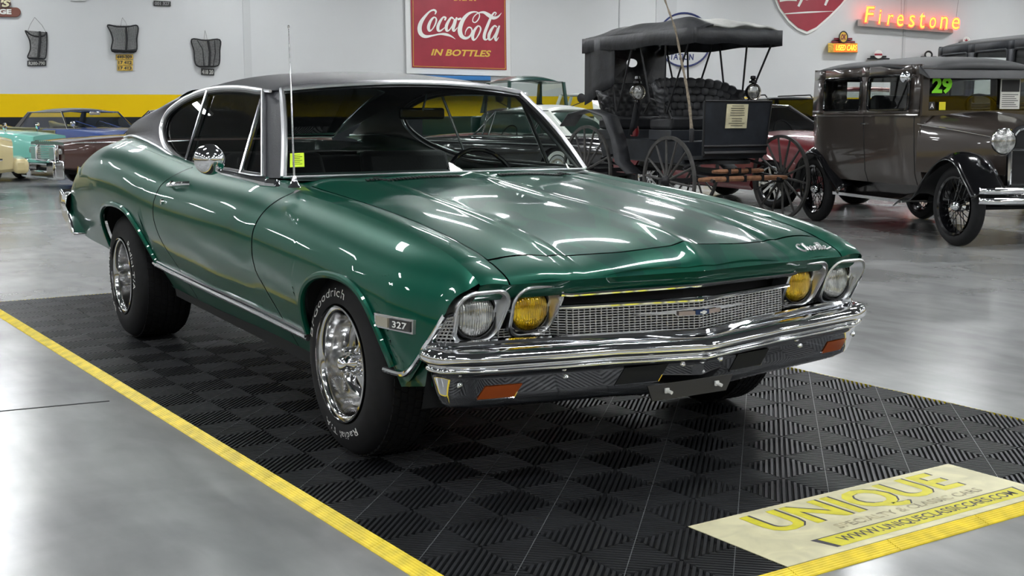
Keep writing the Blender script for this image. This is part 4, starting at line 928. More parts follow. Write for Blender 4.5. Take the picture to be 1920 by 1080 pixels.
def bgcar(name, label, loc, rz, P_, group=None, category='car'):
    t = thing(name, label, category, loc, rz, group)
    top, wid, bot = P_['top'], P_['wid'], P_['bot']; y0, y1 = P_['y0'], P_['y1']; R = P_['R']; wb = P_['wheels']; paint_ = P_['paint']
    def arch(y):
        z = -1
        for yc in wb:
            tt = abs(y-yc)/(R*1.22)
            if tt < 1: z = max(z, R*.3+(R*1.95-R*.3)*(1-tt**2.4)**(1/2.4))
        return z
    prof = P_.get('prof', [(.0, .80), (.08, .95), (.45, 1.0), (.70, .985), (.90, .93), (1.0, .82)])   # (height fraction, width fraction)
    crown = P_.get('crown', .04)
    def sec(y):
        zt = ip(top, y); zb_ = ip(bot, y); w = ip(wid, y); za = arch(y); pts = []
        for i, (hf, wf) in enumerate(prof):
            z = zb_+(zt-zb_)*hf; pts.append((w*wf, max(z, min(za, zt-.05))))
        for k in range(1, 7): a = 1-k/6; pts.append((w*prof[-1][1]*a, zt+crown*(1-a*a)))
        return pts
    ys = np.linspace(y0, y1, 90); g = G(); V = []; m_ = None
    for y in ys:
        s_ = sec(y); full = [(-a, z) for a, z in s_[:-1]]+[s_[-1]]+[(a, z) for a, z in s_[:-1][::-1]]; m_ = len(full); V += [(a, y, z) for a, z in full]
    n = len(ys); F = [(i*m_+k, i*m_+k+1, (i+1)*m_+k+1, (i+1)*m_+k) for i in range(n-1) for k in range(m_-1)]
    F += [tuple(range(m_)), tuple((n-1)*m_+k for k in range(m_))]
    g.add(V, F); body = ob('body', g, paint_, t, smooth=40)
    g = G(); g.box((0, (y0+y1)/2, .38), (ip(wid, 1.5)*1.5, (y1-y0)*.86, .30)); ob('underbody', g, 'dark_under', t, smooth=0)
    # greenhouse
    gh = P_.get('gh')
    if gh:
        zb_ = gh['z0']; zr = gh['z1']; wb_, wt = gh['w0'], gh['w1']; a0, a1, b1, b0 = gh['y']   # windshield base, top, rear top, rear base
        dome = gh.get('dome', .07)
        g = G()
        def rf(u, v): y = a1+(b1-a1)*v; e = 1-abs(2*v-1)**3; return (u*wt*(1-.04*(1-e)), y, zr+dome*(1-abs(u)**2.5)*(.35+.65*e))
        g.grid(rf, np.linspace(-1, 1, 15), np.linspace(0, 1, 11)); o = ob('roof', g, gh.get('roofm', paint_), t, smooth=60, solid=.02, soff=-1)
        gm = gh.get('glass', 'dark_glass')
        g = G(); g.grid(lambda u, v: (u*(wb_*.93+(wt*.95-wb_*.93)*v), a0+(a1-a0)*v-.10*(1-u*u)*(1-v*.7), zb_+(zr-zb_)*v), np.linspace(-1, 1, 11), np.linspace(0, 1, 5)); ob('windshield', g, gm, t, smooth=60)
        g = G(); g.grid(lambda u, v: (u*(wb_*.90+(wt*.93-wb_*.90)*v), b0+(b1-b0)*v+.08*(1-u*u)*(1-v*.7), zb_+(zr-zb_)*v), np.linspace(-1, 1, 11), np.linspace(0, 1, 5)); ob('rear_glass', g, gm, t, smooth=60)
        for s_ in (-1, 1):
            g = G(); g.add([(s_*wb_*.97, a0+.08, zb_), (s_*wb_*.97, b0-.05, zb_), (s_*wt*.99, b1, zr), (s_*wt*.99, a1+.03, zr)], [(0, 1, 2, 3)]); ob('side_window', g, gm, t, smooth=0)
            pm = gh.get('pill', 'chrome'); pr_ = gh.get('pr', .022)
            g = G(); g.tube([(s_*wb_*.96, a0+.02, zb_-.01), (s_*wt*.985, a1, zr+.005)], pr_, 8); ob('front_pillar', g, pm, t)
            cw = gh.get('cw', .25)
            g = G(); g.hexa([(s_*wb_*.99, b0-cw, zb_-.02), (s_*wb_*.99, b0, zb_-.02), (s_*wb_*.90, b0+.01, zb_-.02), (s_*wb_*.90, b0-cw, zb_-.02), (s_*wt*1.0, b1-cw*.6, zr+.01), (s_*wt*1.0, b1, zr+.01), (s_*wt*.92, b1, zr+.01), (s_*wt*.92, b1-cw*.6, zr+.01)]); ob('rear_pillar', g, gh.get('roofm', paint_), t, bevel=.01)
            if gh.get('mid'): g = G(); ym = gh['mid']; g.tube([(s_*wb_*.985, ym, zb_), (s_*wt*1.0, ym+.02, zr)], .018, 6); ob('door_pillar', g, pm, t)
            g = G(); g.tube([(s_*wt*1.0, a1, zr+.004), (s_*wt*1.0, b1, zr+.004)], .010, 6); ob('drip_rail', g, 'chrome_soft', t)
        g = G(); g.tube([(-wt*.97, a1, zr+.006), (0, a1-.03, zr+.03), (wt*.97, a1, zr+.006)], .013, 6); ob('windshield_header', g, 'chrome_soft', t)
        g = G(); g.box((-.36, a0+1.2, zb_-.12), (.5, .2, .35)); g2 = G(); g2.box((.36, a0+1.2, zb_-.12), (.5, .2, .35)); ob('front_seat', g, 'seat_cloth', t, bevel=.04); ob('front_seat', g2, 'seat_cloth', t, bevel=.04)
        sc_ = np.array([.36, a0+.55, zb_+.02]); g = G(); g.tube([sc_+np.array([.19*math.cos(a), .08*math.sin(a), .18*math.sin(a)]) for a in np.linspace(0, 2*PI, 25)[:-1]], .012, 6, closed=True); g.tube([sc_+[-.18, 0, 0], sc_+[0, -.03, -.02], sc_+[.18, 0, 0]], .008, 5); ob('steering_wheel', g, 'black_trim', t)
    for i, yc in enumerate(wb):
        for s_ in (-1, 1):
            w = ip(wid, yc); simple_wheel(t, (s_*(w-.03), yc, R), s_, R, P_.get('tw', .19), P_.get('rimr', R*.58), P_.get('wstyle', 'disc'), P_.get('wm', {'rim': 'chrome_soft'}), P_.get('steer', 0) if i == 0 else 0)
    return t
def paint2(name, c, rough=.3): MT[name] = mat(name, c, rough, .1, coat=.8); return name
paint2('brown_paint', (.060, .022, .016)); paint2('cream_paint', (.62, .52, .27)); paint2('turquoise_paint', (.22, .62, .52)); paint2('blue_paint', (.02, .07, .30)); paint2('olive_reflection', (.16, .16, .075))
paint2('white_paint', (.70, .74, .68)); paint2('dark_green_paint', (.006, .045, .035)); paint2('black_paint', (.010, .010, .012), .2); paint2('red_paint', (.13, .005, .009)); paint2('suv_grey', (.045, .05, .055)); paint2('black_cloth_roof', (.03, .03, .03), .5)
def at_px(px, rz, v):   # place local point v on the ground spot seen at px
    p = onz(px, 0); return p-rotv(rz, (v[0], v[1], 0))
def at_dep(px, D, rz, v):
    p = dep(px, D); p[2] = 0; return p-rotv(rz, (v[0], v[1], 0))
# 1 brown sedan heading left, chrome grille
rz = head(-.62, -.79)
low = dict(top=[(-.9, .80), (-.5, .84), (.6, .90), (1.6, .92), (3.0, .90), (4.3, .84)], wid=[(-.95, .90), (-.5, .95), (1.5, .98), (4.3, .90)], bot=[(-.95, .36), (0, .26), (3, .28), (4.3, .42)], y0=-.9, y1=4.3, R=.35, wheels=(0, 3.2), paint='brown_paint',
           gh=dict(z0=.88, z1=1.34, w0=.84, w1=.66, y=(.75, 1.25, 2.55, 3.2), roofm='brown_paint'), prof=[(0, .9), (.06, .97), (.4, 1.0), (.8, .99), (.97, .97), (1, .93)], crown=.02, wm={'rim': 'chrome_soft', 'band': .03})
t = bgcar('sedan', 'brown sedan with square chrome grille and heavy chrome bumper behind the coupe', at_dep((118, 330), 21.0, rz, (.92, -.95)), rz, low)
g = G(); g.box((0, -.925, .60), (1.35, .03, .30)); o = ob('grille', g, 'chrome_soft', t, bevel=.01)
for k in range(7): g = G(); g.box((0, -.945, .49+k*.036), (1.28, .012, .020)); ob('grille_bar', g, 'grille_silver', o, smooth=0)
for s_ in (-1, 1):
    g = G(); g.box((s_*.50, -.95, .61), (.34, .05, .30)); q = ob('lamp_frame', g, 'chrome', t, bevel=.015)
    g = G(); g.box((s_*.50, -.978, .61), (.27, .02, .22)); ob('lamp_louvre', g, 'grille_silver', q, bevel=.01)
    g = G(); g.box((s_*.72, -1.0, .34), (.40, .20, .34)); ob('bumper_guard', g, 'chrome', t, bevel=.04)
    g = G(); g.lathe([(0, -.01), (.05, 0), (.055, .03)], (s_*.80, -.95, .65), 'y', 20); ob('headlamp', g, 'lens_clear', t)
g = G(); g.box((0, -1.02, .46), (1.85, .14, .10)); ob('bumper_bar', g, 'chrome', t, bevel=.03)
g = G(); g.box((0, -1.0, .25), (1.8, .12, .14)); ob('front_bumper', g, 'chrome', t, bevel=.03)
g = G(); g.tube([(.985, -.8, .80), (.985, 3.9, .80)], .012, 6); ob('side_moulding', g, 'chrome_soft', t)
for k in range(6): g = G(); g.box((-.25+k*.10, -.93, .815), (.05, .01, .02)); ob('hood_letter', g, 'chrome_soft', t)
# 2 blue car with black roof, yellow wall reflection painted olive on fins and flanks, facing the viewer
rz = head(-.66, .75)
b2 = dict(top=[(-.9, .84), (-.5, .92), (.6, .98), (1.6, .98), (3.6, .98), (4.2, .96)], wid=[(-.95, .88), (-.5, .96), (1.5, .99), (4.3, .90)], bot=[(-.95, .36), (0, .28), (4.3, .42)], y0=-.9, y1=4.25, R=.35, wheels=(0, 3.2), paint='blue_paint',
          gh=dict(z0=.97, z1=1.36, w0=.88, w1=.72, y=(.65, 1.15, 2.7, 3.2), roofm='black_cloth_roof', dome=.10, glass='clear_glass'), prof=[(0, .9), (.06, .97), (.4, 1.0), (.8, .99), (.97, .97), (1, .93)], crown=.03)
t = bgcar('hardtop', 'blue hardtop with black roof and tail fins tinted by olive reflection against the yellow wall band', at_dep((190, 245), 28.5, rz, (0, .7)), rz, b2)
for s_ in (-1, 1):
    g = G(); g.prism([(1.6, .92), (4.5, .96), (4.62, 1.16), (4.3, 1.10), (3.2, 1.02), (1.6, 1.0)], lambda y, z: (s_*.965, y, z), lambda y, z: (s_*.80, y, z)); ob('tail_fin', g, 'olive_reflection', t, bevel=.03)
    g = G(); g.prism([(1.0, .45), (4.2, .45), (4.3, .95), (1.0, .95)], lambda y, z: (s_*1.0, y, z), lambda y, z: (s_*.93, y, z)); ob('side_panel', g, 'olive_reflection', t, bevel=.02)  # flank overlay that carries the painted olive reflection
    g = G(); g.tube([(s_*.93, .25, .98), (s_*.95, .25, 1.05)], .012, 6); g.lathe([(0, .03), (.05, .02), (.06, -.02), (0, -.03)], (s_*.96, .25, 1.10), 'y', 16); ob('fender_mirror', g, 'chrome', t)
for x0, x1 in ((-.1, -.62), (.5, -.02)): g = G(); g.tube([(x0, .60, .99), (x1, .72, 1.16)], .012, 6); ob('wiper', g, 'chrome', t)
g = G(); g.box((0, .95, 1.33), (.26, .02, .07)); ob('rear_view_mirror', g, 'chrome_soft', t, bevel=.01)
# 3 turquoise car heading right at the left edge
rz = head(0.0, 1.0)
b3 = dict(b2); b3.update(paint='turquoise_paint', top=[(-.95, .86), (-.5, .93), (.6, .99), (1.6, 1.0), (4.2, .96)], gh=dict(z0=.99, z1=1.42, w0=.86, w1=.70, y=(.75, 1.25, 2.6, 3.2), roofm='turquoise_paint', dome=.08), steer=-.75, wm={'rim': 'chrome_soft', 'band': .045}, R=.34)
loc = at_dep((94, 262), 24.5, rz, (0, -.9))
t = bgcar('sedan', 'turquoise sedan behind the cream car with chrome fender mirror', loc, rz, b3)
for s_ in (-1, 1):
    g = G(); g.box((s_*.66, -.93, .72), (.36, .05, .16)); q = ob('lamp_frame', g, 'black_trim', t, bevel=.02)
    for x in (-.085, .085): g = G(); g.lathe([(0, -.03), (.05, -.02), (.065, 0)], (s_*.66+x, -.955, .72), 'y', 20); ob('headlamp', g, 'lens_clear', q)
    g = G(); g.tube([(s_*.80, -.35, .90), (s_*.82, -.35, 1.0)], .012, 6); g.lathe([(0, .03), (.06, .02), (.07, -.02), (0, -.03)], (s_*.83, -.35, 1.06), 'y', 16); ob('fender_mirror', g, 'chrome', t)
g = G(); g.box((0, -.94, .66), (1.0, .04, .22)); ob('grille', g, 'black_trim', t, bevel=.02)
g = G(); g.box((0, -1.0, .50), (1.8, .10, .12)); ob('front_bumper', g, 'chrome', t, bevel=.03)
# 4 cream car, its tail end cut by the left edge of the picture
rz = head(-.40, -.93)
b4 = dict(top=[(-.9, .85), (1.6, 1.0), (3.0, 1.0), (3.75, .98), (4.15, .90), (4.3, .86)], wid=[(-.95, .88), (1.5, .97), (3.8, .94), (4.3, .90)], bot=[(-.95, .36), (0, .28), (3.2, .30), (4.3, .42)], y0=-.9, y1=4.3, R=.34, wheels=(0, 2.95), paint='cream_paint',
          gh=dict(z0=.98, z1=1.36, w0=.82, w1=.64, y=(.75, 1.3, 2.2, 3.0), roofm='cream_paint'), prof=[(0, .88), (.10, .96), (.5, 1.0), (.8, .99), (.95, .97), (1, .92)], crown=.03)
t = bgcar('sedan', 'cream car tail with thin chrome side moulding cut by the left edge', at_dep((27, 330), 18.5, rz, (.92, 4.3)), rz, b4)
g = G(); g.box((0, 4.40, .50), (1.86, .22, .22)); ob('rear_bumper', g, 'cream_paint', t, bevel=.06)
g = G(); g.tube([(.955, 1.6, .60), (.955, 4.15, .60)], .018, 6); ob('side_moulding', g, 'chrome', t)
tx = textg('442', 1, .02); fit(tx, 0, 1, 0, 1); warp(tx, lambda a, b, c: (.955, 3.72+.26*a, .765+.05*b)); ob('badge', tx, 'ink', t, smooth=0)
# 5 white-roofed black sedan seen through the windshield
rz = head(.70, -.72)
b5 = dict(top=[(-1.0, .78), (-.6, .84), (.6, .88), (1.6, .87), (3.4, .87), (4.1, .80), (4.3, .70)], wid=[(-1.0, .80), (-.5, .92), (1.5, .95), (4.3, .80)], bot=[(-.95, .40), (0, .30), (4.3, .42)], y0=-1.0, y1=4.3, R=.36, wheels=(0, 2.95), paint='black_paint',
          gh=dict(z0=.87, z1=1.32, w0=.82, w1=.66, y=(.75, 1.25, 2.55, 3.25), roofm='white_paint', dome=.12, glass='clear_glass', mid=1.05, cw=.32), prof=[(0, .85), (.10, .95), (.45, 1.0), (.8, .96), (.95, .88), (1, .78)], crown=.06, wm={'rim': 'chrome_soft', 'band': .05})
t = bgcar('sedan', 'black fifties sedan with rounded white roof behind the carriage', at_dep((1005, 262), 21.8, rz, (.6, 2.2)), rz, b5)
g = G(); g.tube([(.955, -.6, .80), (.96, 1.5, .78), (.93, 4.0, .74)], .016, 6); ob('side_moulding', g, 'chrome', t)
g = G(); g.tube([(.85, .75, .89), (.86, 3.3, .89)], .014, 6); ob('belt_moulding', g, 'chrome', t)
g = G(); g.box((0, 4.40, .55), (1.7, .12, .14)); ob('rear_bumper', g, 'chrome', t, bevel=.03)
g = G(); g.tube([(.84, 1.25, .9), (.70, 1.30, 1.32)], .014, 6); ob('vent_frame', g, 'chrome', t)
# 6 red sedan behind the carriage with silver alloy wheels
rz = head(-.84, .55)
b6 = dict(top=[(-.95, .72), (-.6, .85), (.6, .98), (1.6, .98), (3.0, 1.0), (3.5, .95)], wid=[(-.95, .75), (-.6, .88), (1.5, .92), (3.5, .82)], bot=[(-.95, .28), (0, .22), (3.5, .36)], y0=-.95, y1=3.5, R=.33, wheels=(0, 2.6), paint='red_paint',
          gh=dict(z0=.96, z1=1.36, w0=.80, w1=.60, y=(.45, 1.15, 2.3, 2.9), roofm='black_paint', pill='black_trim'), prof=[(0, .9), (.1, .97), (.45, 1.0), (.8, .95), (.94, .88), (1, .78)], crown=.05, wstyle='alloy', wm={'rim': MT['chrome_soft']}, rimr=.235, tw=.21)
t = bgcar('sedan', 'dark red modern sedan with silver alloy wheels behind the carriage', at_px((1443, 391), rz, (-.89, 0)), rz, b6)
for s_ in (-1, 1): g = G(); g.box((s_*.62, -.90, .66), (.34, .10, .14)); ob('headlamp', g, 'lens_clear', t, bevel=.03)
# 7 dark green old truck
rz = head(-.85, .45)
b7 = dict(top=[(-1.0, 1.10), (-.3, 1.28), (.9, 1.35), (2.4, 1.35)], wid=[(-1.0, .45), (0, .60), (.9, .78), (2.4, .80)], bot=[(-1.0, .60), (2.4, .50)], y0=-1.0, y1=2.4, R=.40, wheels=(0, 3.2), paint='dark_green_paint',
          gh=dict(z0=1.34, z1=2.02, w0=.80, w1=.72, y=(.95, 1.05, 2.2, 2.4), roofm='dark_green_paint', dome=.16, pill='dark_green_paint', pr=.045, glass='clear_glass', cw=.2), crown=.1)
t = bgcar('truck', 'dark green old truck cab with rounded roof above the white roofed sedan', at_dep((985, 190), 29.0, rz, (0, 1.6)), rz, b7, category='truck')
g = G(); g.box((0, 4.0, 1.0), (1.9, 2.9, .5)); ob('cargo_bed', g, 'dark_green_paint', t, bevel=.03)
for s_ in (-1, 1): g = G(); g.tube([(s_*.80, .95, 1.45), (s_*1.05, .85, 1.55)], .012, 6); g.lathe([(0, .02), (.11, .01), (.11, -.01), (0, -.02)], (s_*1.07, .84, 1.66), 'y', 16); ob('door_mirror', g, 'black_trim', t)
# 8 white pickup far back
rz = head(.25, -1.0)
b8 = dict(top=[(-1.0, .98), (-.4, 1.10), (.8, 1.15), (2.2, 1.15)], wid=[(-1.0, .80), (0, .92), (2.2, .95)], bot=[(-1.0, .50), (2.2, .45)], y0=-1.0, y1=2.3, R=.38, wheels=(0, 3.0), paint='white_paint',
          gh=dict(z0=1.14, z1=1.80, w0=.86, w1=.74, y=(.75, 1.0, 1.95, 2.15), roofm='white_paint', dome=.07, pill='white_paint', pr=.045, glass='clear_glass', cw=.22), crown=.05)
t = bgcar('pickup', 'small white pickup cab far back beside the carriage', at_dep((1096, 195), 33.5, rz, (0, 1.5)), rz, b8, category='truck')
g = G(); g.box((0, 3.5, .85), (1.8, 2.3, .5)); ob('cargo_bed', g, 'white_paint', t, bevel=.03)
# 9 dark SUV, 10 red car with 99 on the glass
rz = head(-1, .25)
b9 = dict(top=[(-.95, .95), (.6, 1.10), (2.0, 1.12), (4.0, 1.12)], wid=[(-.95, .85), (1.5, .96), (4.0, .94)], bot=[(-.95, .42), (4.0, .45)], y0=-.95, y1=4.0, R=.38, wheels=(0, 2.9), paint='suv_grey',
          gh=dict(z0=1.10, z1=1.70, w0=.90, w1=.74, y=(.6, 1.2, 3.7, 4.0), roofm='suv_grey', dome=.06, pill='black_trim'), crown=.04)
t = bgcar('suv', 'dark grey sport utility vehicle with roof rails far behind the old brown sedan', at_dep((1486, 205), 33.0, rz, (0, 1.2)), rz, b9)
for s_ in (-1, 1): g = G(); g.tube([(s_*.66, 1.4, 1.74), (s_*.66, 1.5, 1.80), (s_*.66, 3.4, 1.80), (s_*.66, 3.5, 1.74)], .02, 6); ob('roof_rail', g, 'black_trim', t)
rz = head(-1.0, -.25)
b10 = dict(b5); b10.update(paint='red_paint', top=[(-1.0, 1.08), (-.6, 1.18), (.6, 1.28), (3.4, 1.28), (4.3, 1.0)], gh=dict(z0=1.27, z1=1.72, w0=.84, w1=.70, y=(.7, 1.1, 2.6, 3.3), roofm='red_paint', dome=.1, glass='clear_glass'), wm={'rim': 'chrome_soft'})
t = bgcar('sedan', 'dark red car with lime 99 on its windshield seen through the brown sedan', at_dep((1626, 185), 24.0, rz, (0, .5)), rz, b10)
MT['lime_paint'] = mat('lime_paint', (.30, .95, .03), .6, emit=(.30, .95, .03), estr=0)
tx = textg('99', 1, .04); fit(tx, 0, 1, 0, 1); warp(tx, lambda a, b, c: (-.66+.26*a, .72+(b*.45+.5)*.40-.10, 1.49+.19*b)); ob('windshield_number', tx, 'lime_paint', t, smooth=0)
# ------------------------------------------------------------------ prewar sedans
paint2('umber_paint', (.042, .033, .028), .3); paint2('fender_black', (.004, .004, .005), .15); MT['roof_cloth'] = mat('roof_cloth', (.009, .010, .012), .55, bump=.2, bscale=200)
MT['dusty_black'] = mat('dusty_black', (.018, .021, .027), .6, noise=.3, nscale=10)
def holed(g, fn, ys, zs, holes):
    """grid of cells in (y,z) with some left out"""
    for i in range(len(ys)-1):
        for j in range(len(zs)-1):
            if (i, j) in holes: continue
            g.add([fn(ys[i], zs[j]), fn(ys[i+1], zs[j]), fn(ys[i+1], zs[j+1]), fn(ys[i], zs[j+1])], [(0, 1, 2, 3)])
    return g
def old_sedan(name, label, loc, rz, D):
    t = thing(name, label, 'car', loc, rz); W = D['W']; zb_, zt = D['belt'], D['top']; y0, y1 = D['y0'], D['y1']; P1 = D['paint']
    # lower tub
    g = G(); V = []; ys = list(np.linspace(y0-.02, y1, 26)); prof = [(.90, D['z0']), (.955, D['z0']+.12), (.985, zb_-.32), (1.0, zb_-.10), (1.0, zb_)]
    def wy(y): return W*ip([(y0-.02, .86), (y0+.35, .97), (y0+1.0, 1.0), (y1-.45, 1.0), (y1-.12, .93), (y1, .78)], y)
    for y in ys: V += [(-wy(y)*a, y, z) for a, z in prof]+[(wy(y)*a, y, z) for a, z in prof[::-1]]
    m = len(prof)*2; F = [(i*m+k, i*m+k+1, (i+1)*m+k+1, (i+1)*m+k) for i in range(len(ys)-1) for k in range(m-1) if k != len(prof)-1]+[tuple(range(m)), tuple((len(ys)-1)*m+k for k in range(m))]
    g.add(V, F); ob('body', g, P1, t, smooth=45)
    g = G()
    for s_ in (-1, 1): g.tube([(s_*(wy(y)+.004), y, zb_-.015) for y in np.linspace(y0, y1-.02, 24)], .012, 6)
    ob('belt_moulding', g, P1, t)
    # upper walls with window openings
    wt = D.get('lean', .97); wins = D['wins']; ys2 = sorted({y0+.0, y1-.10}|{a for w in wins for a in w}); zs = [zb_, zb_+.04, zt-.16, zt-.06]
    wu = lambda y, z: wy(y)*(1-(1-wt)*(z-zb_)/(zt-zb_))
    for s_ in (-1, 1):
        g = G(); holes = {(ys2.index(a), 1) for a, b in wins}; holed(g, lambda y, z: (s_*wu(y, z), y, z), ys2, zs, holes); ob('side_wall', g, P1, t, smooth=30, solid=.03, soff=0)
        for a, b in wins:
            g = G(); r_ = .05; A, B, c0, c1 = a, b, zs[1], zs[2]; lp = []
            for cy, cz, a0 in ((B-r_, c1-r_, 0), (A+r_, c1-r_, 90), (A+r_, c0+r_, 180), (B-r_, c0+r_, 270)):
                for k in range(5): q = rad(a0+k*22.5); lp.append((s_*(wu(cy, cz)+.016), cy+r_*math.cos(q), cz+r_*math.sin(q)))
            g.tube(lp, .014, 6, closed=True); o = ob('window_frame', g, 'fender_black' if D.get('blackframe') else P1, t)
            g = G(); g.add([(s_*wu(p, q), p, q) for p, q in ((a, c0), (b, c0), (b, c1), (a, c1))], [(0, 1, 2, 3)]); ob('pane', g, 'clear_glass', o, smooth=0)
    g = G(); yb = y1-.10; wb_ = wy(yb)     # rear wall
    g = holed(g, lambda x, z: (x, yb+.06-abs(x)**4*.2, z), [-wb_*.98, -.28, .28, wb_*.98], [zb_-.02, zb_+.10, zt-.17, zt-.04], {(1, 1)}); ob('rear_wall', g, P1, t, smooth=30, solid=.03, soff=0)
    # roof
    g = G()
    def rf(u, v): y = (y0-.06)+(y1-.02-(y0-.06))*v; e = max(0, 1-abs(2*v-1)**6); return (u*wu(min(max(y, y0), y1-.1), zt)*1.01*(.93+.07*e**.5), y, zt-.05+(.10*(1-abs(u)**3.2))*(.25+.75*e**.5)-.07*max(0, 1-v/.35)**1.6)
    g.grid(rf, np.linspace(-1, 1, 21), np.linspace(0, 1, 25)); ob('roof', g, 'roof_cloth', t, smooth=60, solid=.03, soff=-1)
    # windshield
    g = G(); wf = W*.86
    g = holed(g, lambda x, z: (x, y0-.02, z), [-wf, -wf+.07, wf-.07, wf], [zb_-.02, zb_+.03, zt-.17, zt-.10], {(1, 1)}); o = ob('windshield_frame', g, P1, t, smooth=0, solid=.05, soff=0)
    g = G(); g.add([(-wf, y0-.02, zb_), (wf, y0-.02, zb_), (wf, y0-.02, zt-.1), (-wf, y0-.02, zt-.1)], [(0, 1, 2, 3)]); ob('pane', g, 'clear_glass', o, smooth=0)
    # visor
    g = G(); g.hexa([(-wf-.04, y0-.20, zt-.21), (wf+.04, y0-.20, zt-.21), (wf+.04, y0-.02, zt-.15), (-wf-.04, y0-.02, zt-.15), (-wf-.02, y0-.19, zt-.195), (wf+.02, y0-.19, zt-.195), (wf+.02, y0+.02, zt-.07), (-wf-.02, y0+.02, zt-.07)]); ob('sun_visor', g, 'roof_cloth', t, bevel=.008)
    # bonnet, radiator
    ry = D['ry']; rw, rh0, rh1 = D['rad']
    g = G(); V = []; N = 10
    for i in range(N+1):
        q = i/N; y = ry+(y0-ry)*q; w = rw+(W*.88-rw)*q**1.4; zt_ = rh1+(zb_+.02-rh1)*q; zl = rh0+.10
        V += [(-w, y, zl), (-w*1.0, y, zl+(zt_-zl)*.5), (-w*.97, y, zl+(zt_-zl)*.78), (-w*.78, y, zt_-.03), (-w*.35, y, zt_), (0, y, zt_+.012), (w*.35, y, zt_), (w*.78, y, zt_-.03), (w*.97, y, zl+(zt_-zl)*.78), (w, y, zl+(zt_-zl)*.5), (w, y, zl)]
    g.add(V, [(i*11+k, i*11+k+1, (i+1)*11+k+1, (i+1)*11+k) for i in range(N) for k in range(10)]); bo = ob('bonnet', g, P1, t, smooth=45)
    for s_ in (-1, 1):
        g = G()
        for k in range(26): y = ry+.16+k*.017; q = (y-ry)/(y0-ry); w = rw+(W*.88-rw)*q**1.4; g.bar((s_*(w+.002), y, rh0+.22), (s_*(w+.002), y, rh0+.40), .006, .008)
        tag(ob('bonnet_louvre', g, P1, bo, smooth=0), kind='stuff')
        g = G(); g.tube([(s_*(rw+.002+(W*.88-rw)*q**1.4), ry+(y0-ry)*q, rh1-.12+(zb_-.10-rh1+.12)*q) for q in np.linspace(0, 1, 9)], .006, 5); ob('bonnet_bead', g, 'chrome_soft', bo)
    arc = [(-rw, rh0), (-rw*1.02, rh0+.25), (-rw*.98, rh1-.12), (-rw*.75, rh1-.02), (-rw*.3, rh1+.01), (0, rh1+.045), (rw*.3, rh1+.01), (rw*.75, rh1-.02), (rw*.98, rh1-.12), (rw*1.02, rh0+.25), (rw, rh0)]
    g = G(); g.tube([(x, ry-.03, z) for x, z in [tuple(p[:2]) for p in cat([(a, b, 0) for a, b in arc], 4, closed=False)]], .028, 8); g.tube([(-rw, ry-.03, rh0), (rw, ry-.03, rh0)], .022, 8); o = ob('radiator_shell', g, 'chrome', t)
    g = G(); g.add([(x, ry-.025, z) for x, z in arc], [tuple(range(len(arc)))]); ob('radiator_core', g, 'grille_dark', o, smooth=0)
    g = G(); g.lathe([(0, .05), (.02, .045), (.03, .02), (.035, 0)], (0, ry-.03, rh1+.05), 'z', 16); ob('radiator_cap', g, 'chrome', o)
    g = G(); hz = D['hz']; g.tube([(-.40, ry-.12, hz-.08), (.40, ry-.12, hz-.08)], .014, 8); ob('lamp_bar', g, 'chrome', t)
    for s_ in (-1, 1):
        c = (s_*.40, ry-.16, hz); g = G(); g.lathe([(.118, -.01), (.125, 0), (.118, .03), (.085, .10), (.03, .15), (0, .155)], c, 'y', 28); o = ob('headlamp', g, 'chrome', t, smooth=50)
        g = G(); g.lathe([(0, -.025), (.06, -.02), (.114, -.002)], c, 'y', 28); ob('headlamp_lens', g, 'lens_clear', o, smooth=60)
    # fenders and running boards
    R = D['R']; wb = D['wb']; tx = D['track']; F_ = D['fpaint']
    for s_ in (-1, 1):
        g = G(); top = [(-R-.06, R*1.30), (-R*.80, R*1.66), (-R*.3, R*2.12), (R*.30, R*2.18), (R*1.0, R*1.75), (R*1.6, R*1.15), (R*2.2, .40), (R*2.5, .34)]
        c_ = cat([(0, y, z) for y, z in top], 5)
        def fs(i, v): p = c_[int(i)]; x = tx-.24+.37*v; dz = .045*math.sin(PI*min(1, v*1.0))-.05*max(0, v-.75)*4*.6; return (s_*x, p[1], p[2]+dz)
        g.grid(fs, range(len(c_)), np.linspace(0, 1, 9)); ob('front_fender', g, F_, t, smooth=60, solid=.012, soff=0)
        g = G(); pl = [(c[1], c[2]) for c in c_]; lo = [(ip([(a, b) for a, b in [(-R, .55), (0, .5), (R*2.5, .34)]], y), y) for y, z in pl]
        V = []; 
        for y, z in pl: V += [(s_*(tx-.24), y, z), (s_*(tx-.30), y, min(z, .55))]
        g.add(V, [(2*i, 2*i+1, 2*i+3, 2*i+2) for i in range(len(pl)-1)]); ob('fender_apron', g, F_, t, smooth=60)
        g = G(); top = [(wb-R*1.9, .40), (wb-R*1.25, R*1.5), (wb-R*.6, R*2.02), (wb+R*.2, R*2.15), (wb+R*.9, R*1.75), (wb+R*1.25, R*1.1), (wb+R*1.35, R*.8)]; c2 = cat([(0, y, z) for y, z in top], 5)
        def fr(i, v): p = c2[int(i)]; x = tx-.22+.32*v; return (s_*x, p[1], p[2]+.05*math.sin(PI*v)-.09*max(0, v-.8)*2)
        g.grid(fr, range(len(c2)), np.linspace(0, 1, 9)); ob('rear_fender', g, F_, t, smooth=60, solid=.012, soff=0)
        g = G(); g.box((s_*(tx-.06), (R*2.4+wb-R*1.7)/2, .365), (.28, wb-R*1.7-R*2.4+.1, .025)); rb = ob('running_board', g, F_, t, bevel=.006)
        g = G(); g.box((s_*(tx+.085), (R*2.4+wb-R*1.7)/2, .365), (.012, wb-R*1.7-R*2.4+.1, .032)); ob('board_trim', g, 'chrome_soft', rb, smooth=0)
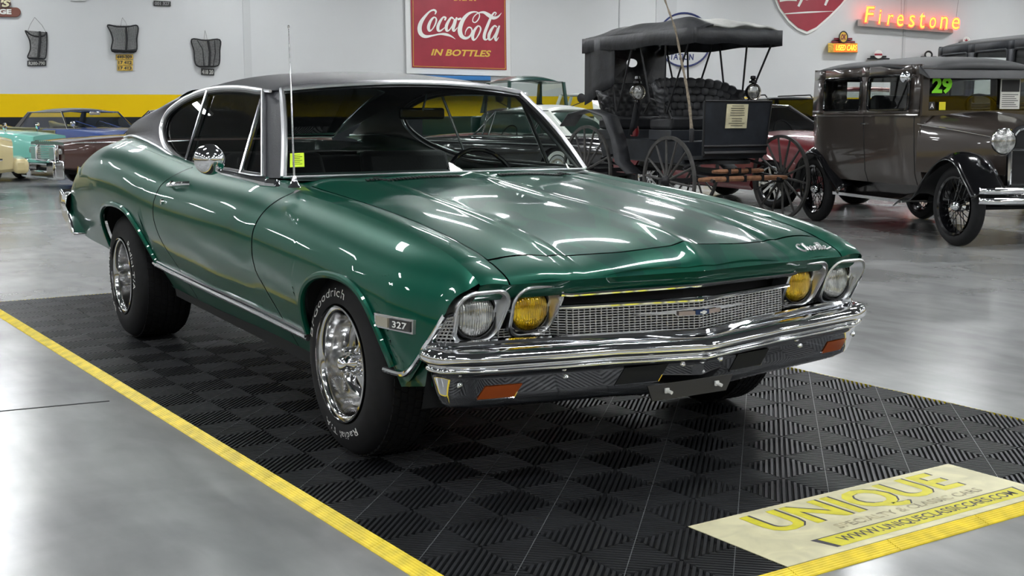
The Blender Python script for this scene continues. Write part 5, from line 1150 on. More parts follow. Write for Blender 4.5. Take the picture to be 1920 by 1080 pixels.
        g = G(); g.hexa([(s_*(tx-.19), R*2.2, .36), (s_*(tx-.16), wb-R, .36), (s_*(tx-.25), wb-R, .36), (s_*(tx-.28), R*2.2, .36), (s_*(tx-.19), R*2.0, D['z0']+.06), (s_*(tx-.16), wb-R, D['z0']+.06), (s_*(tx-.25), wb-R, D['z0']+.06), (s_*(tx-.28), R*2.0, D['z0']+.06)]); ob('splash_apron', g, F_, t, smooth=0)
        for yy in (0, wb): simple_wheel(t, (s_*(tx+.045), yy, R), s_, R, .125, R*.73, 'wire', {'rim': 'fender_black', 'hub': 'chrome'})
    g = G(); g.box((0, wb*.5, .45), (.8, wb+.6, .12)); g.tube([(-tx, 0, .36), (tx, 0, .36)], .03, 6); ob('chassis', g, 'dark_under', t, smooth=0)
    # bumper of two bars
    for z in (.455, .545):
        g = G(); c3 = cat([(-.80, -.50, z), (-.70, -.585, z), (-.3, -.615, z), (.3, -.615, z), (.70, -.585, z), (.80, -.50, z)], 5); V = []
        for p in c3: V += [(p[0], p[1], z-.026), (p[0], p[1]-.012, z), (p[0], p[1], z+.026)]
        g.add(V, [(3*i+k, 3*i+k+1, 3*i+k+4, 3*i+k+3) for i in range(len(c3)-1) for k in range(2)]); ob('bumper_bar', g, 'chrome', t, smooth=60, solid=.008, soff=0)
    for s_ in (-1, 1): g = G(); g.box((s_*.36, -.625, .50), (.045, .03, .16)); g.bar((s_*.36, -.60, .5), (s_*.36, -.1, .48), .03, .04); ob('bumper_clamp', g, 'chrome', t, bevel=.01)
    # seats, steering wheel
    for x in (-.33, .33): g = G(); g.box((x, y0+.85, zb_-.30), (.5, .5, .22)); g.box((x, y0+1.12, zb_-.05), (.5, .14, .50)); ob('front_seat', g, 'seat_cloth', t, bevel=.04)
    g = G(); g.box((0, y1-.35, zb_-.1), (1.15, .2, .55)); ob('rear_seat', g, 'seat_cloth', t, bevel=.05)
    c = np.array([.33, y0+.45, zb_+.03]); g = G(); g.tube([c+np.array([.2*math.cos(a), .11*math.sin(a), .17*math.sin(a)]) for a in np.linspace(0, 2*PI, 25)[:-1]], .012, 6, closed=True); g.tube([c, c+[0, -.3, -.25]], .015, 6); ob('steering_wheel', g, 'fender_black', t)
    # mirrors
    for s_ in (-1, 1):
        a = np.array([s_*W*.90, y0+.0, zt-.19]); b = a+[s_*.17, -.06, .0]; g = G(); g.tube([a, b], .008, 6); o = ob('mirror_arm', g, 'chrome', t)
        g = G(); g.lathe([(0, -.03), (.03, -.025), (.055, -.005), (.058, .005), (0, .008)], b, 'y', 24); ob('door_mirror', g, 'chrome', o, smooth=50)
    for y in D.get('handles', []):
        for s_ in (-1, 1): g = G(); g.tube([(s_*(W+.0), y, zb_-.10), (s_*(W+.05), y, zb_-.10), (s_*(W+.05), y-.10, zb_-.10)], .010, 6); ob('door_handle', g, 'chrome', t)
    for y in D.get('seams', []):
        for s_ in (-1, 1): g = G(); g.tube([(s_*(wy(y)*a+.001), y, z) for a, z in prof], .005, 4); ob('door_seam', g, 'dark_under', t)
    return t
hA = np.array([-.335, -.942]); rzA = math.atan2(hA[0], -hA[1])
A_ = dict(W=.78, z0=.52, belt=1.235, top=1.78, y0=.78, y1=3.12, wins=[(.90, 1.62), (1.78, 2.62)], paint='umber_paint', ry=-.08, rad=(.25, .56, 1.10), hz=.98, R=.378, wb=2.93, track=.70, fpaint='fender_black', handles=[1.66], seams=[.84, 1.70], blackframe=True)
locA = at_px((1783, 461), rzA, (-.745, 0))
tA = old_sedan('vintage_sedan', 'brown prewar two door sedan with black fenders and lime 29 on the windshield', locA, rzA, A_)
yw = A_['y0']-.05
def wtext(body, x0, x1, z0, z1, m, name, off=.03):
    tx = textg(body, 1, off); fit(tx, x0, x1, z0, z1); warp(tx, lambda a, b, c: (a, yw-.004, b)); return ob(name, tx, m, tA, smooth=0)
wtext('29', -.58, -.36, 1.43, 1.59, 'lime_paint', 'windshield_number', .045)
def card(par, x0, x1, z0, z1, m, name, y=None):
    g = G(); y = yw if y is None else y; g.hexa([(x0, y, z0), (x1, y, z0), (x1, y+.004, z0), (x0, y+.004, z0), (x0, y, z1), (x1, y, z1), (x1, y+.004, z1), (x0, y+.004, z1)]); return ob(name, g, m, par, smooth=0)
c1 = card(tA, -.60, -.54, 1.275, 1.35, 'ink', 'windshield_card'); tx = textg('A', 1, .03); fit(tx, -.59, -.55, 1.29, 1.335); warp(tx, lambda a, b, c: (a, yw-.003, b)); ob('lettering', tx, 'white_ink', c1, smooth=0)
MT['sticker_yellow'] = mat('sticker_yellow', (.80, .70, .02), .6)
card(tA, -.49, -.42, 1.27, 1.35, 'sticker_yellow', 'windshield_sticker'); card(tA, .53, .60, 1.27, 1.37, 'sticker_yellow', 'windshield_sticker')
c2 = card(tA, .18, .40, 1.28, 1.58, 'paper', 'price_sheet'); card(c2, .19, .39, 1.45, 1.57, 'ink', 'sheet_picture', yw-.003); 
for k in range(7): card(c2, .20, .38-.02*(k % 3), 1.30+.02*k, 1.306+.02*k, 'ink', 'sheet_line', yw-.002)
B_ = dict(W=.86, z0=.62, belt=1.32, top=2.16, y0=.75, y1=3.30, wins=[(.90, 1.45), (1.56, 2.25), (2.40, 3.0)], paint='fender_black', ry=-.10, rad=(.30, .66, 1.30), hz=1.10, R=.42, wb=3.05, track=.74, fpaint='fender_black', handles=[1.50])
B_['paint'] = 'dusty_black'
locB = dep((1733, 300), 16.6); locB[2] = 0; locB = locB-rotv(rzA, (-.86, 3.30, 0))
old_sedan('vintage_limousine', 'tall black prewar sedan standing behind the brown sedan with the 29', locB, rzA, B_)
# ------------------------------------------------------------------ horse carriage
al = rad(28); hd_ = np.array([-math.cos(al)*math.sin(YAW)+math.sin(al)*math.cos(YAW), -math.cos(al)*math.cos(YAW)-math.sin(al)*math.sin(YAW)]); rzc = math.atan2(hd_[0], -hd_[1])
pc = dep((1362, 300), 14.2); pc[2] = 0
MT['old_leather'] = mat('old_leather', (.014, .015, .018), .55, noise=.4, nscale=7, bump=.6, bscale=14)
MT['canopy_dust'] = mat('canopy_dust', (.40, .40, .38), .8, noise=.2, nscale=5)
MT['carriage_black'] = mat('carriage_black', (.016, .019, .025), .5, noise=.25, nscale=9)
MT['old_wood'] = mat('old_wood', (.26, .12, .06), .6, noise=.3, nscale=18)
MT['spoke_paint'] = mat('spoke_paint', (.040, .038, .036), .6, noise=.3, nscale=12)
MT['iron'] = mat('iron', (.010, .010, .012), .5, .3)
MT['brass'] = mat('brass', (.45, .42, .36), .25, 1.0)
ct = thing('carriage', 'black horse drawn carriage with leather canopy, tufted seats and tall spoked wheels', 'carriage', pc, rzc)
def cwheel(x, y, R, s_):
    g = G(); n = 56; g.lathe([(R-.035, -.014), (R, -.016), (R, .016), (R-.035, .014), (R-.035, -.014)], (x, y, R), 'x', n, sgn=1); w = ob('carriage_wheel', g, 'spoke_paint', ct, smooth=30)
    for k in range(14):
        a = 2*PI*k/14+.1; g = G(); dx = s_*.035
        g.tube([(x-dx*.0+s_*.02, y+.06*math.cos(a), R+.06*math.sin(a)), (x+s_*.012, y+R*.5*math.cos(a), R+R*.5*math.sin(a)), (x, y+(R-.02)*math.cos(a), R+(R-.02)*math.sin(a))], [.017, .014, .012], 6); ob('wheel_spoke', g, 'spoke_paint', w)
    g = G(); g.lathe([(0, .12), (.03, .12), (.035, .09), (.05, .07), (.065, .03), (.065, -.04), (.05, -.08), (0, -.08)], (x, y, R), 'x', 20, sgn=s_); ob('wheel_hub', g, 'iron', w)
for s_ in (-1, 1): cwheel(s_*.80, 0, .50, s_); cwheel(s_*.80, 1.75, .555, s_)
g = G(); g.bar((-.80, 0, .50), (.80, 0, .50), .05, .05); ob('front_axle', g, 'iron', ct); g = G(); g.bar((-.80, 1.75, .555), (.80, 1.75, .555), .05, .05); ob('rear_axle', g, 'iron', ct)
for y, z in ((0, .52), (1.75, .57)):
    for sg in (1, -1):
        g = G(); g.tube([(x, y, z+.12+sg*.10*(1-(x/.6)**2)) for x in np.linspace(-.6, .6, 15)], .018, 6); ob('leaf_spring', g, 'iron', ct)
g = G(); g.bar((0, 0, .58), (0, 1.75, .62), .05, .06); ob('perch', g, 'iron', ct)
g = G(); g.lathe([(.24, -.02), (.27, -.02), (.27, .02), (.24, .02), (.24, -.02)], (0, 0, .70), 'z', 30); ob('fifth_wheel', g, 'iron', ct)
for (y, z, L_, r_) in ((-.32, .52, .62, .030), (-.22, .60, .36, .026)):
    g = G(); g.tube([(x, y, z) for x in np.linspace(-L_, L_, 9)], [r_*.7]+[r_]*7+[r_*.7], 8); o = ob('draft_bar', g, 'old_wood', ct)
    for x in (-.4*L_, 0, .4*L_): g = G(); g.box((x, y, z), (.03, .075, .075)); ob('draft_clip', g, 'iron', o)
for x in (-.45, .45): g = G(); g.tube([(x, .05, .56), (x, -.2, .54), (x*1.05, -.40, .50)], .02, 6); ob('shaft_iron', g, 'iron', ct)
# body
g = G(); g.hexa([(-.42, .25, .66), (.42, .25, .66), (.42, 2.0, .70), (-.42, 2.0, .70), (-.46, .25, .94), (.46, .25, .94), (.46, 2.05, .96), (-.46, 2.05, .96)]); ob('body', g, 'carriage_black', ct, bevel=.02)
g = G(); g.hexa([(-.42, -.12, .74), (.42, -.12, .74), (.42, .5, .70), (-.42, .5, .70), (-.44, -.14, .78), (.44, -.14, .78), (.44, .5, .75), (-.44, .5, .75)]); ob('foot_board', g, 'carriage_black', ct)
g = G(); g.hexa([(-.44, -.14, .78), (.44, -.14, .78), (.44, -.11, .78), (-.44, -.11, .78), (-.47, -.20, 1.385), (.47, -.20, 1.385), (.47, -.17, 1.385), (-.47, -.17, 1.385)]); da = ob('dash_panel', g, 'carriage_black', ct, bevel=.008)
g = G(); g.tube([(-.44, -.145, .80), (-.47, -.205, 1.385), (.47, -.205, 1.385), (.44, -.145, .80)], .012, 6); g.tube([(-.45, -.16, .88), (.45, -.16, .88)], .018, 6); g.tube([(-.44, -.15, .80), (.44, -.15, .80)], .03, 6); ob('dash_rim', g, 'iron', da)
g = G(); x0, x1, z0, z1 = -.17, .13, 1.08, 1.35; yd = lambda z: -.145-(z-.78)*.10-.014
g.hexa([(x0, yd(z0), z0), (x1, yd(z0), z0), (x1, yd(z0)+.012, z0), (x0, yd(z0)+.012, z0), (x0, yd(z1), z1), (x1, yd(z1), z1), (x1, yd(z1)+.012, z1), (x0, yd(z1)+.012, z1)]); MT['plaque'] = mat('plaque_cream', (.62, .57, .38), .5, noise=.1, nscale=12); o = ob('plaque', g, 'plaque', da, bevel=.003); tag(o, 'cream information plaque')
rng = random.Random(3)
for k in range(9):
    w = .07+.05*rng.random(); z = 1.33-.026*k-(.012 if k > 4 else 0); g = G(); xm = -.02; g.bar((xm-w, yd(z)-.003, z), (xm+w, yd(z)-.003, z), .006, .001, up=(0, 1, 0)); g.v = g.v; ob('plaque_line', g, 'ink', o, smooth=0)
# seats
def tufted(y, zc0, zc1, w, label_back):
    g = G(); g.hexa([(-w, y-.45, zc0-.16), (w, y-.45, zc0-.16), (w, y, zc0-.16), (-w, y, zc0-.16), (-w, y-.47, zc0), (w, y-.47, zc0), (w, y, zc0-.02), (-w, y, zc0-.02)]); ob('seat', g, 'old_leather', ct, bevel=.04)
    g = G()
    def bk(u, v):
        a = u*PI*.5; cx = w*1.02*math.sin(a)/(1); yy = y-.42*(1-math.cos(a)**.55) if abs(u) < 1 else y-.42
        z = zc0-.02+(zc1-zc0)*v*(1-.38*abs(u)**3); tf = .022*abs(math.sin(u*7*PI+(0 if int(v*5) % 2 else PI/2))*math.sin(v*5*PI)); nx, ny = math.sin(a), math.cos(a); lean = .10*v
        return (cx+nx*(lean-tf), yy+ny*(lean-tf), z)
    g.grid(bk, np.linspace(-1, 1, 91), np.linspace(0, 1, 31)); ob('tufted_backrest', g, 'old_leather', ct, smooth=60, solid=.06, soff=1)
    g = G(); g.hexa([(-w, y-.45, .94), (w, y-.45, .94), (w, y, .94), (-w, y, .94), (-w, y-.45, zc0-.16), (w, y-.45, zc0-.16), (w, y, zc0-.16), (-w, y, zc0-.16)]); ob('seat_riser', g, 'carriage_black', ct, bevel=.01)
tufted(.85, 1.22, 1.66, .50, ''); tufted(1.95, 1.22, 1.66, .52, '')
for s_ in (-1, 1):
    g = G(); g.tube([(s_*.50, .38, 1.18), (s_*.54, .45, 1.35), (s_*.54, .75, 1.42), (s_*.53, .9, 1.25)], .014, 6); ob('arm_rail', g, 'iron', ct)
    g = G(); g.grid(lambda q, v: (s_*(.62+.22*v), *[(2.35, 1.10), (2.15, 1.25), (1.75, 1.30), (1.35, 1.22), (1.15, .95), (1.05, .68), (.8, .55)][int(q)]), range(7), [0, .5, 1]); ob('mudguard', g, 'old_leather', ct, smooth=60, solid=.015, soff=0)
    g = G(); g.grid(lambda q, v: (s_*(.50+.10*v), .98+.05*q-.25*v*0, 1.42-.14*q), range(4), [0, 1]); ob('side_flap', g, 'old_leather', ct, solid=.01, soff=0)
# canopy
W_, Yf, Yr, Zc = .60, -.15, 2.15, 2.085
g = G()
def cn(u, v):
    y = Yf+(Yr-Yf)*v; e = min(1, min(v, 1-v)/.16); c = 1-abs(u)**2.2
    fl = min(1, (1-abs(u))/.35); h = .09+.14*min(fl**.8, 1)*(.35+.65*e); sag = .012*math.sin(9*u+5*v)+.01*math.sin(17*v+3*u)
    return (u*W_*(1+.02*math.sin(11*v)), y, Zc+h+sag)
g.grid(cn, np.linspace(-.55, 1, 24), np.linspace(0, .82, 30)); ca = ob('canopy_top', g, 'canopy_dust', ct, smooth=60, solid=.02, soff=-1)
g = G(); g.grid(cn, np.linspace(-1, -.55, 8), np.linspace(0, 1, 36)); g.grid(cn, np.linspace(-.55, 1, 24), np.linspace(.82, 1, 8)); ob('canopy_drape', g, 'old_leather', ca, smooth=60, solid=.02, soff=-1, weld=.0005)
g = G(); pth_ = [(-W_, Yf), (-W_, Yr), (W_, Yr), (W_, Yf)]
def val(i, v):
    q = i/60.0*4; k = int(min(q, 3.999)); f_ = q-k; a = pth_[k]; b = pth_[(k+1) % 4]; x = a[0]+(b[0]-a[0])*f_; y = a[1]+(b[1]-a[1])*f_; o_ = 1.02+.015*math.sin(i*1.3)
    return (x*o_, y+(.02 if y > 1 else -.02), Zc+.10-v*(.17+.012*math.sin(i*.9)))
g.grid(val, range(61), [0, .5, 1]); ob('canopy_valance', g, 'old_leather', ca, smooth=60, solid=.018, soff=0)
g = G(); g.grid(lambda u, v: (u*.5*W_*2*.97+.0, -.15+.35, 0), [0, 1], [0, 1]) if False else None
g = G()     # leather hood over the rear left quarter and the back curtain with its oval window
N = 28
ring = [(.10+.085*math.cos(a), 1.90+.055*math.sin(a)) for a in np.linspace(0, 2*PI, N+1)[:-1]]
outer = []
for a in np.linspace(0, 2*PI, N+1)[:-1]:
    c, s = math.cos(a), math.sin(a); k_ = 1/max(abs(c)/.585, abs(s)/.36); outer.append((max(-.585, min(.585, c*k_)), 1.78+s*k_))
V = [(x, Yr-.02, z) for x, z in ring]+[(x, Yr-.02+.03*math.sin(x*9), z) for x, z in outer]
g.add(V, [(i, (i+1) % N, N+(i+1) % N, N+i) for i in range(N)]); ob('back_curtain', g, 'old_leather', ca, smooth=60, solid=.012, soff=0)
g = G(); g.grid(lambda t, v: (-W_*1.0+.02*math.sin(t*9), 1.45+(Yr-1.45)*t, 2.16-(.80-.25*(1-t))*v), np.linspace(0, 1, 8), np.linspace(0, 1, 6)); ob('side_curtain', g, 'old_leather', ca, smooth=60, solid=.012, soff=0)
g = G(); g.grid(lambda t, v: (-W_-.012+.03*t*v, Yf-.02+.08*t+.02*math.sin(v*4), 2.10-.0*v), [0, 1], [0, 1])
for s_ in (-1, 1):
    for (y0_, z0_, y1_, z1_) in ((.42, 1.25, -.10, 2.14), (.46, 1.25, .40, 2.14), (.75, 1.38, .95, 2.14), (1.45, 1.28, 1.05, 2.14), (1.5, 1.28, 1.6, 2.14), (1.75, 1.4, 2.08, 2.14)):
        g = G(); g.tube([(s_*.55, y0_, z0_), (s_*.585, y1_, z1_)], .012, 6); ob('canopy_post', g, 'iron', ct)
# lanterns
for (x, y) in ((-.60, .95), (.56, .25)):
    c = (x, y, 1.50); g = G(); g.lathe([(.085, -.02), (.098, -.03), (.10, 0), (.085, .04), (.05, .09), (0, .10)], c, 'y', 28); g.lathe([(.03, .10), (.05, .105), (.045, .13), (.02, .14), (.035, .155), (.03, .185), (0, .19)], c, 'z', 16); g.lathe([(0, -.13), (.03, -.12), (.035, -.10), (.03, -.09)], c, 'z', 12); o = ob('lantern', g, 'fender_black', ct, smooth=45)
    g = G(); g.lathe([(0, -.035), (.05, -.03), (.082, -.015)], c, 'y', 28); ob('lantern_lens', g, 'lens_clear', o, smooth=60)
    g = G(); g.lathe([(.082, -.028), (.092, -.034), (.098, -.025)], c, 'y', 28); ob('lantern_rim', g, 'brass', o, smooth=60)
    g = G(); g.tube([(x, y, 1.38), (x*.9, y+.03, 1.25)], .01, 6); ob('lantern_bracket', g, 'iron', o)
g = G(); g.lathe([(0, .14), (.05, .12), (.06, .04), (.045, 0), (0, 0)], (-.50, 1.15, .98), 'z', 16); ob('tail_lantern', g, 'red_paint', ct)
# whip standing in its socket by the dash
wp0 = dep((1297, 246), 13.75); wt_ = thing('buggy_whip', 'long tan twisted whip standing upright beside the carriage dash panel', 'whip', wp0)
g = G(); pts = [dep(p, 13.75)-wp0 for p in ((1297, 246), (1293, 200), (1287, 160), (1277, 110), (1266, 55), (1252, 15), (1240, -20))]
pts = cat(pts, 6); g.tube(pts, [.018-.010*i/len(pts)+.003*math.sin(i*1.6) for i in range(len(pts))], 7); MT['whip'] = mat('whip_tan', (.22, .18, .13), .7, noise=.3, nscale=30); ob('whip_shaft', g, 'whip', wt_)
g = G(); g.lathe([(.026, -.10), (.028, .04), (.022, .05)], (0, 0, -.02), 'z', 12); ob('whip_socket', g, 'iron', wt_)
# ------------------------------------------------------------------ things hanging on the back wall
def cp(x, y, off=.06): return onplane((x, y), wp(0, 0, off), WN)
def sthing(name, label, cat_, px, off=.03, group=None):
    p = cp(px[0], px[1], off); return thing(name, label, cat_, p, 0, group), p
def sob(name, g, m, par, p, **k): g.v = [tuple(np.array(v)-p) for v in g.v]; return ob(name, g, m, par, **k)
def plate(pts, o0, o1): g = G(); return g.prism(pts, lambda x, y: cp(x, y, o1), lambda x, y: cp(x, y, o0))
def ptext(s, quad, off, bold=.02, shear=0.0):   # quad: photo corners bl, br, tr, tl
    t = textg(s, 1, bold, shear=shear); fit(t, 0, 1, 0, 1); q = [np.array(a, float) for a in quad]
    return warp(t, lambda a, b, c: cp(*((q[0]*(1-a)+q[1]*a)*(1-b)+(q[3]*(1-a)+q[2]*a)*b), off))
def rect(x0, y0, x1, y1): return [(x0, y1), (x1, y1), (x1, y0), (x0, y0)]
MT['sign_red'] = mat('sign_red', (.30, .018, .035), .45, noise=.08, nscale=2); MT['sign_white'] = mat('sign_white', (.72, .72, .68), .55); MT['sign_gold'] = mat('sign_gold', (.66, .42, .06), .55); MT['frame_white'] = mat('frame_white', (.68, .69, .68), .5)
MT['sign_blue'] = mat('sign_blue', (.02, .16, .42), .4); MT['navy'] = mat('navy', (.02, .03, .12), .45)
# soft drink sign
t, p = sthing('wall_sign', 'large red framed soft drink sign on the back wall above the coupe roof', 'sign', (860, 142))
sob('frame', plate([(762, 138), (958.5, 143.5), (955, -66), (758, -66)], 0, .10), 'frame_white', t, p, bevel=.01)
sob('panel', plate([(772.5, 126.5), (950, 131.5), (947.5, -58), (768.5, -58)], .10, .12), 'sign_red', t, p, smooth=0)
for a, b in (((773.8, -56), (775.2, 124)), ((775.2, 124), (947.5, 129)), ((947.5, 129), (945.5, -56))):
    g = G(); g.bar(cp(*a, .125), cp(*b, .125), .012, .02, up=WN); sob('gold_line', g, 'sign_gold', t, p, smooth=0)
CX = lambda x, y, z=0: cp(720+x/4.5, y/4.5, .128+z)
SL = [([(430, 122), (438, 98), (420, 84), (385, 98), (345, 140), (312, 190), (300, 240), (312, 285), (350, 308), (410, 300), (470, 288), (520, 290), (565, 305), (603, 330)], [6, 16, 16, 14, 22, 32, 36, 34, 26, 14, 14, 22, 14, 2]),
      ([(440, 150), (418, 148), (392, 180), (376, 225), (382, 258), (404, 250), (430, 210), (442, 170), (436, 148)], [8, 14, 22, 26, 20, 10, 12, 14, 10]),
      ([(512, 172), (520, 150), (500, 146), (474, 180), (456, 222), (458, 256), (480, 258), (520, 226)], [12, 16, 14, 22, 26, 22, 14, 5]),
      ([(588, 160), (568, 148), (544, 180), (526, 222), (530, 258), (552, 252), (582, 205), (596, 160)], [12, 14, 22, 26, 20, 10, 10, 12]), ([(614, 146), (598, 195), (584, 240), (592, 262), (620, 232)], [12, 24, 26, 14, 4]),
      ([(620, 164), (636, 160), (652, 156)], [18, 18, 18]),
      ([(684, 296), (690, 262), (712, 232), (736, 238), (742, 268), (722, 308), (686, 322), (652, 300), (640, 255), (650, 205), (675, 155), (715, 115), (760, 100), (796, 108), (806, 136), (790, 172), (766, 190), (748, 176), (758, 142), (792, 112), (840, 104), (880, 126), (920, 150), (960, 142), (992, 108)], [3, 8, 12, 12, 12, 16, 24, 34, 38, 36, 30, 22, 12, 8, 9, 10, 9, 8, 8, 10, 20, 32, 30, 16, 2]),
      ([(812, 222), (790, 222), (764, 255), (748, 300), (754, 334), (776, 326), (802, 285), (816, 245), (808, 222)], [8, 14, 22, 26, 20, 10, 12, 14, 10]),
      ([(934, 132), (946, 112), (930, 106), (906, 140), (876, 210), (850, 280), (846, 322), (864, 334), (896, 300)], [6, 10, 12, 18, 24, 26, 24, 12, 4]),
      ([(952, 228), (932, 218), (906, 250), (886, 295), (888, 332), (910, 328), (942, 280), (958, 238)], [12, 14, 22, 26, 20, 10, 10, 12]), ([(974, 216), (956, 268), (940, 312), (946, 342), (968, 314)], [12, 24, 26, 14, 4])]
g = G()
for i, (P_, w_) in enumerate(SL): g.join(stroke(P_, w_, CX, 8, z=.0004*i))
tag(sob('script_lettering', g, 'sign_white', t, p, smooth=0, fixn=False), 'white flowing script lettering')
sob('lettering', ptext('IN BOTTLES', [(808, 104), (919, 106.8), (921, 94.5), (810, 91.5)], .126, .03, .12), 'sign_gold', t, p, smooth=0)
sob('lettering', ptext('DRINK', [(851, 1.2), (894, 1.6), (895, -14), (852, -15)], .126, .05, .2), 'sign_gold', t, p, smooth=0)
# blue rail behind the roof
t, p = sthing('wall_shelf', 'blue shelf rail under the red framed soft drink sign', 'shelf', (850, 150)); sob('shelf_board', plate([(790, 149.5), (920, 151), (920, 143), (790, 141)], 0, .35), 'sign_blue', t, p, bevel=.01); sob('shelf_edge', plate([(790, 153.5), (920, 153), (920, 151), (790, 149.5)], 0, .36), 'ink', t, p, smooth=0)
# brown sign at the left edge
MT['sign_brown'] = mat('sign_brown', (.16, .05, .03), .5); MT['sign_brown_edge'] = mat('sign_brown_edge', (.05, .02, .015), .5)
t, p = sthing('wall_sign', 'brown rounded sign ending in GE at the upper left corner', 'sign', (10, 32))
cap = [(30+9*math.cos(a), 23+9*math.sin(a)) for a in np.linspace(PI/2, -PI/2, 12)]
sob('panel', plate([(-70, 32)]+cap+[(-70, 14)], 0, .08), 'sign_brown', t, p, bevel=.015)
sob('lettering', ptext('GE', [(-2, 26.5), (21.5, 27), (21.5, 17), (-2, 16.5)], .085, .05), 'sign_white', t, p, smooth=0)
g = G(); g.prism([(0, 15), (17, 15), (21, 8), (19, 0), (8, -3), (0, 0)], lambda x, y: cp(x, y, .12), lambda x, y: cp(x, y, .06)); sob('letter_backing', g, 'sign_brown_edge', t, p, smooth=0)
sob('lettering', ptext("'S", [(1, 13), (19, 13), (20, 0), (2, -1)], .125, .04, .2), 'panel_cream', t, p, smooth=0)
# hanging grilles
MT['mesh_grey'] = mat('mesh_grey', (.24, .24, .24), .45, .6, noise=.3, nscale=30); MT['frame_dark'] = mat('frame_dark', (.02, .02, .022), .5, .4)
def X4(pts): return [(a/4, b/4) for a, b in pts]
def grille_thing(label, outline, rows, vert, hook, ends, bars, bottom=None):
    t, p = sthing('car_grille', label, 'grille', (outline[0][0], outline[len(outline)//2][1])); ox = [a for a, b in outline]; xc_ = (min(ox)+max(ox))/2; hw = (max(ox)-min(ox))/2
    dz = lambda x: .05+.10*max(0, 1-((x-xc_)/hw)**2)
    g = G(); g.tube([cp(x, y, dz(x)) for x, y in [tuple(q[:2]) for q in cat([(a, b, 0) for a, b in outline], 4, closed=True)]], .020, 6, closed=True); fr_ = sob('frame', g, 'frame_dark', t, p)
    L_, R_ = rows; g = G(); NV = vert
    lf = lambda v: np.array(cat([(a, b, 0) for a, b in L_], 8))[int(round(v*(8*(len(L_)-1))))][:2]; rt = lambda v: np.array(cat([(a, b, 0) for a, b in R_], 8))[int(round(v*(8*(len(R_)-1))))][:2]
    M_ = 8*(min(len(L_), len(R_))-1)
    if NV > 0:
        for k in range(NV+1):
            u = k/NV; g.tube([cp(*(lf(v)*(1-u)+rt(v)*u), dz((lf(v)*(1-u)+rt(v)*u)[0])) for v in np.linspace(0, 1, M_+1)], .009, 4)
    for k in range(0, 26 if NV < 30 else 34):
        v = k/(25 if NV < 30 else 33); a, b = lf(v), rt(v); g.tube([cp(*(a*(1-u)+b*u), dz((a*(1-u)+b*u)[0])-.01) for u in np.linspace(0, 1, 9)], .004 if NV < 30 else .005, 4)
    tag(sob('mesh', g, 'mesh_grey', fr_, p, smooth=0), kind='stuff')
    for b_ in bars: g = G(); g.tube([cp(x, y, dz(x)+.02) for x, y in b_[0]], b_[1], 6); sob('centre_bar', g, 'frame_dark', fr_, p)
    for e in ends: g = G(); g.tube([cp(*hook, .02), cp((hook[0]+e[0])/2+(e[0]-hook[0])*.12, (hook[1]+e[1])/2, .04), cp(*e, .06)], .005, 5); sob('hanging_wire', g, 'mesh_grey', t, p)
    return t
grille_thing('dark curved radiator grille on the wall above the 380-790 plate', X4([(190, 230), (232, 262), (285, 275), (330, 268), (348, 242), (350, 330), (340, 432), (300, 442), (240, 440), (208, 428), (228, 370), (222, 300)]), (X4([(190, 230), (222, 300), (228, 370), (208, 428)]), X4([(348, 242), (350, 300), (348, 370), (340, 432)])), 34, (260/4, 130/4), X4([(207, 236), (345, 242)]), [(X4([(298, 235), (300, 300), (292, 380), (285, 440)]), .03)])
grille_thing('chrome and black ribbed radiator grille on the wall above yellow plates', X4([(808, 188), (880, 200), (960, 200), (1032, 195), (1026, 290), (1018, 385), (930, 388), (840, 383), (846, 300), (830, 240)]), (X4([(808, 188), (830, 240), (846, 300), (840, 383)]), X4([(1032, 195), (1028, 250), (1024, 310), (1018, 385)])), 22, (918/4, 132/4), X4([(905, 196), (955, 196)]), [(X4([(945, 200), (950, 290), (945, 384)]), .025), (X4([(842, 380), (930, 386), (1018, 380)]), .045)])
grille_thing('dark shield shaped radiator grille on the wall above the 418-20 plate', X4([(1438, 295), (1540, 303), (1647, 298), (1648, 380), (1645, 470), (1622, 495), (1550, 498), (1485, 495), (1462, 460), (1455, 380)]), (X4([(1438, 295), (1455, 380), (1462, 460), (1485, 495)]), X4([(1647, 298), (1648, 380), (1645, 470), (1622, 495)])), 34, (1537/4, 228/4), X4([(1530, 300), (1555, 300)]), [(X4([(1560, 303), (1575, 390), (1570, 495)]), .03), (X4([(1480, 303), (1520, 370), (1530, 495)]), .010), (X4([(1610, 303), (1615, 400), (1600, 495)]), .010)])
MT['plate_black'] = mat('plate_black', (.02, .02, .02), .5, noise=.3, nscale=12); MT['plate_yellow'] = mat('plate_yellow', (.55, .36, .05), .5, noise=.3, nscale=12); MT['plate_text'] = mat('plate_text', (.45, .45, .42), .6)
def lplate(label, q, txt, m, tm):
    t, p = sthing('licence_plate', label, 'licence plate', q[0]); sob('plate', plate(q, 0.02, .05), m, t, p, bevel=.008)
    c = sum(np.array(a) for a in q)/4; qi = [c+(np.array(a)-c)*[.86, .66] for a in q]; sob('lettering', ptext(txt, qi, .054, .04), tm, t, p, smooth=0)
lplate('black licence plate reading R380-790 below the leftmost grille', X4([(205, 496), (347, 494), (347, 453), (205, 455)]), 'R380-790', 'plate_black', 'plate_text')
lplate('yellow licence plate reading 449-309, top of three below the ribbed grille', X4([(868, 447), (1000, 445), (998, 407), (868, 409)]), '449-309', 'plate_yellow', 'ink')
lplate('yellow licence plate reading 17 412, middle of three below the ribbed grille', X4([(880, 489), (997, 489), (997, 450), (880, 450)]), '17 412', 'plate_yellow', 'ink')
lplate('yellow licence plate reading 17 413, bottom of three below the ribbed grille', X4([(880, 530), (995, 530), (995, 492), (880, 492)]), '17 413', 'plate_yellow', 'ink')
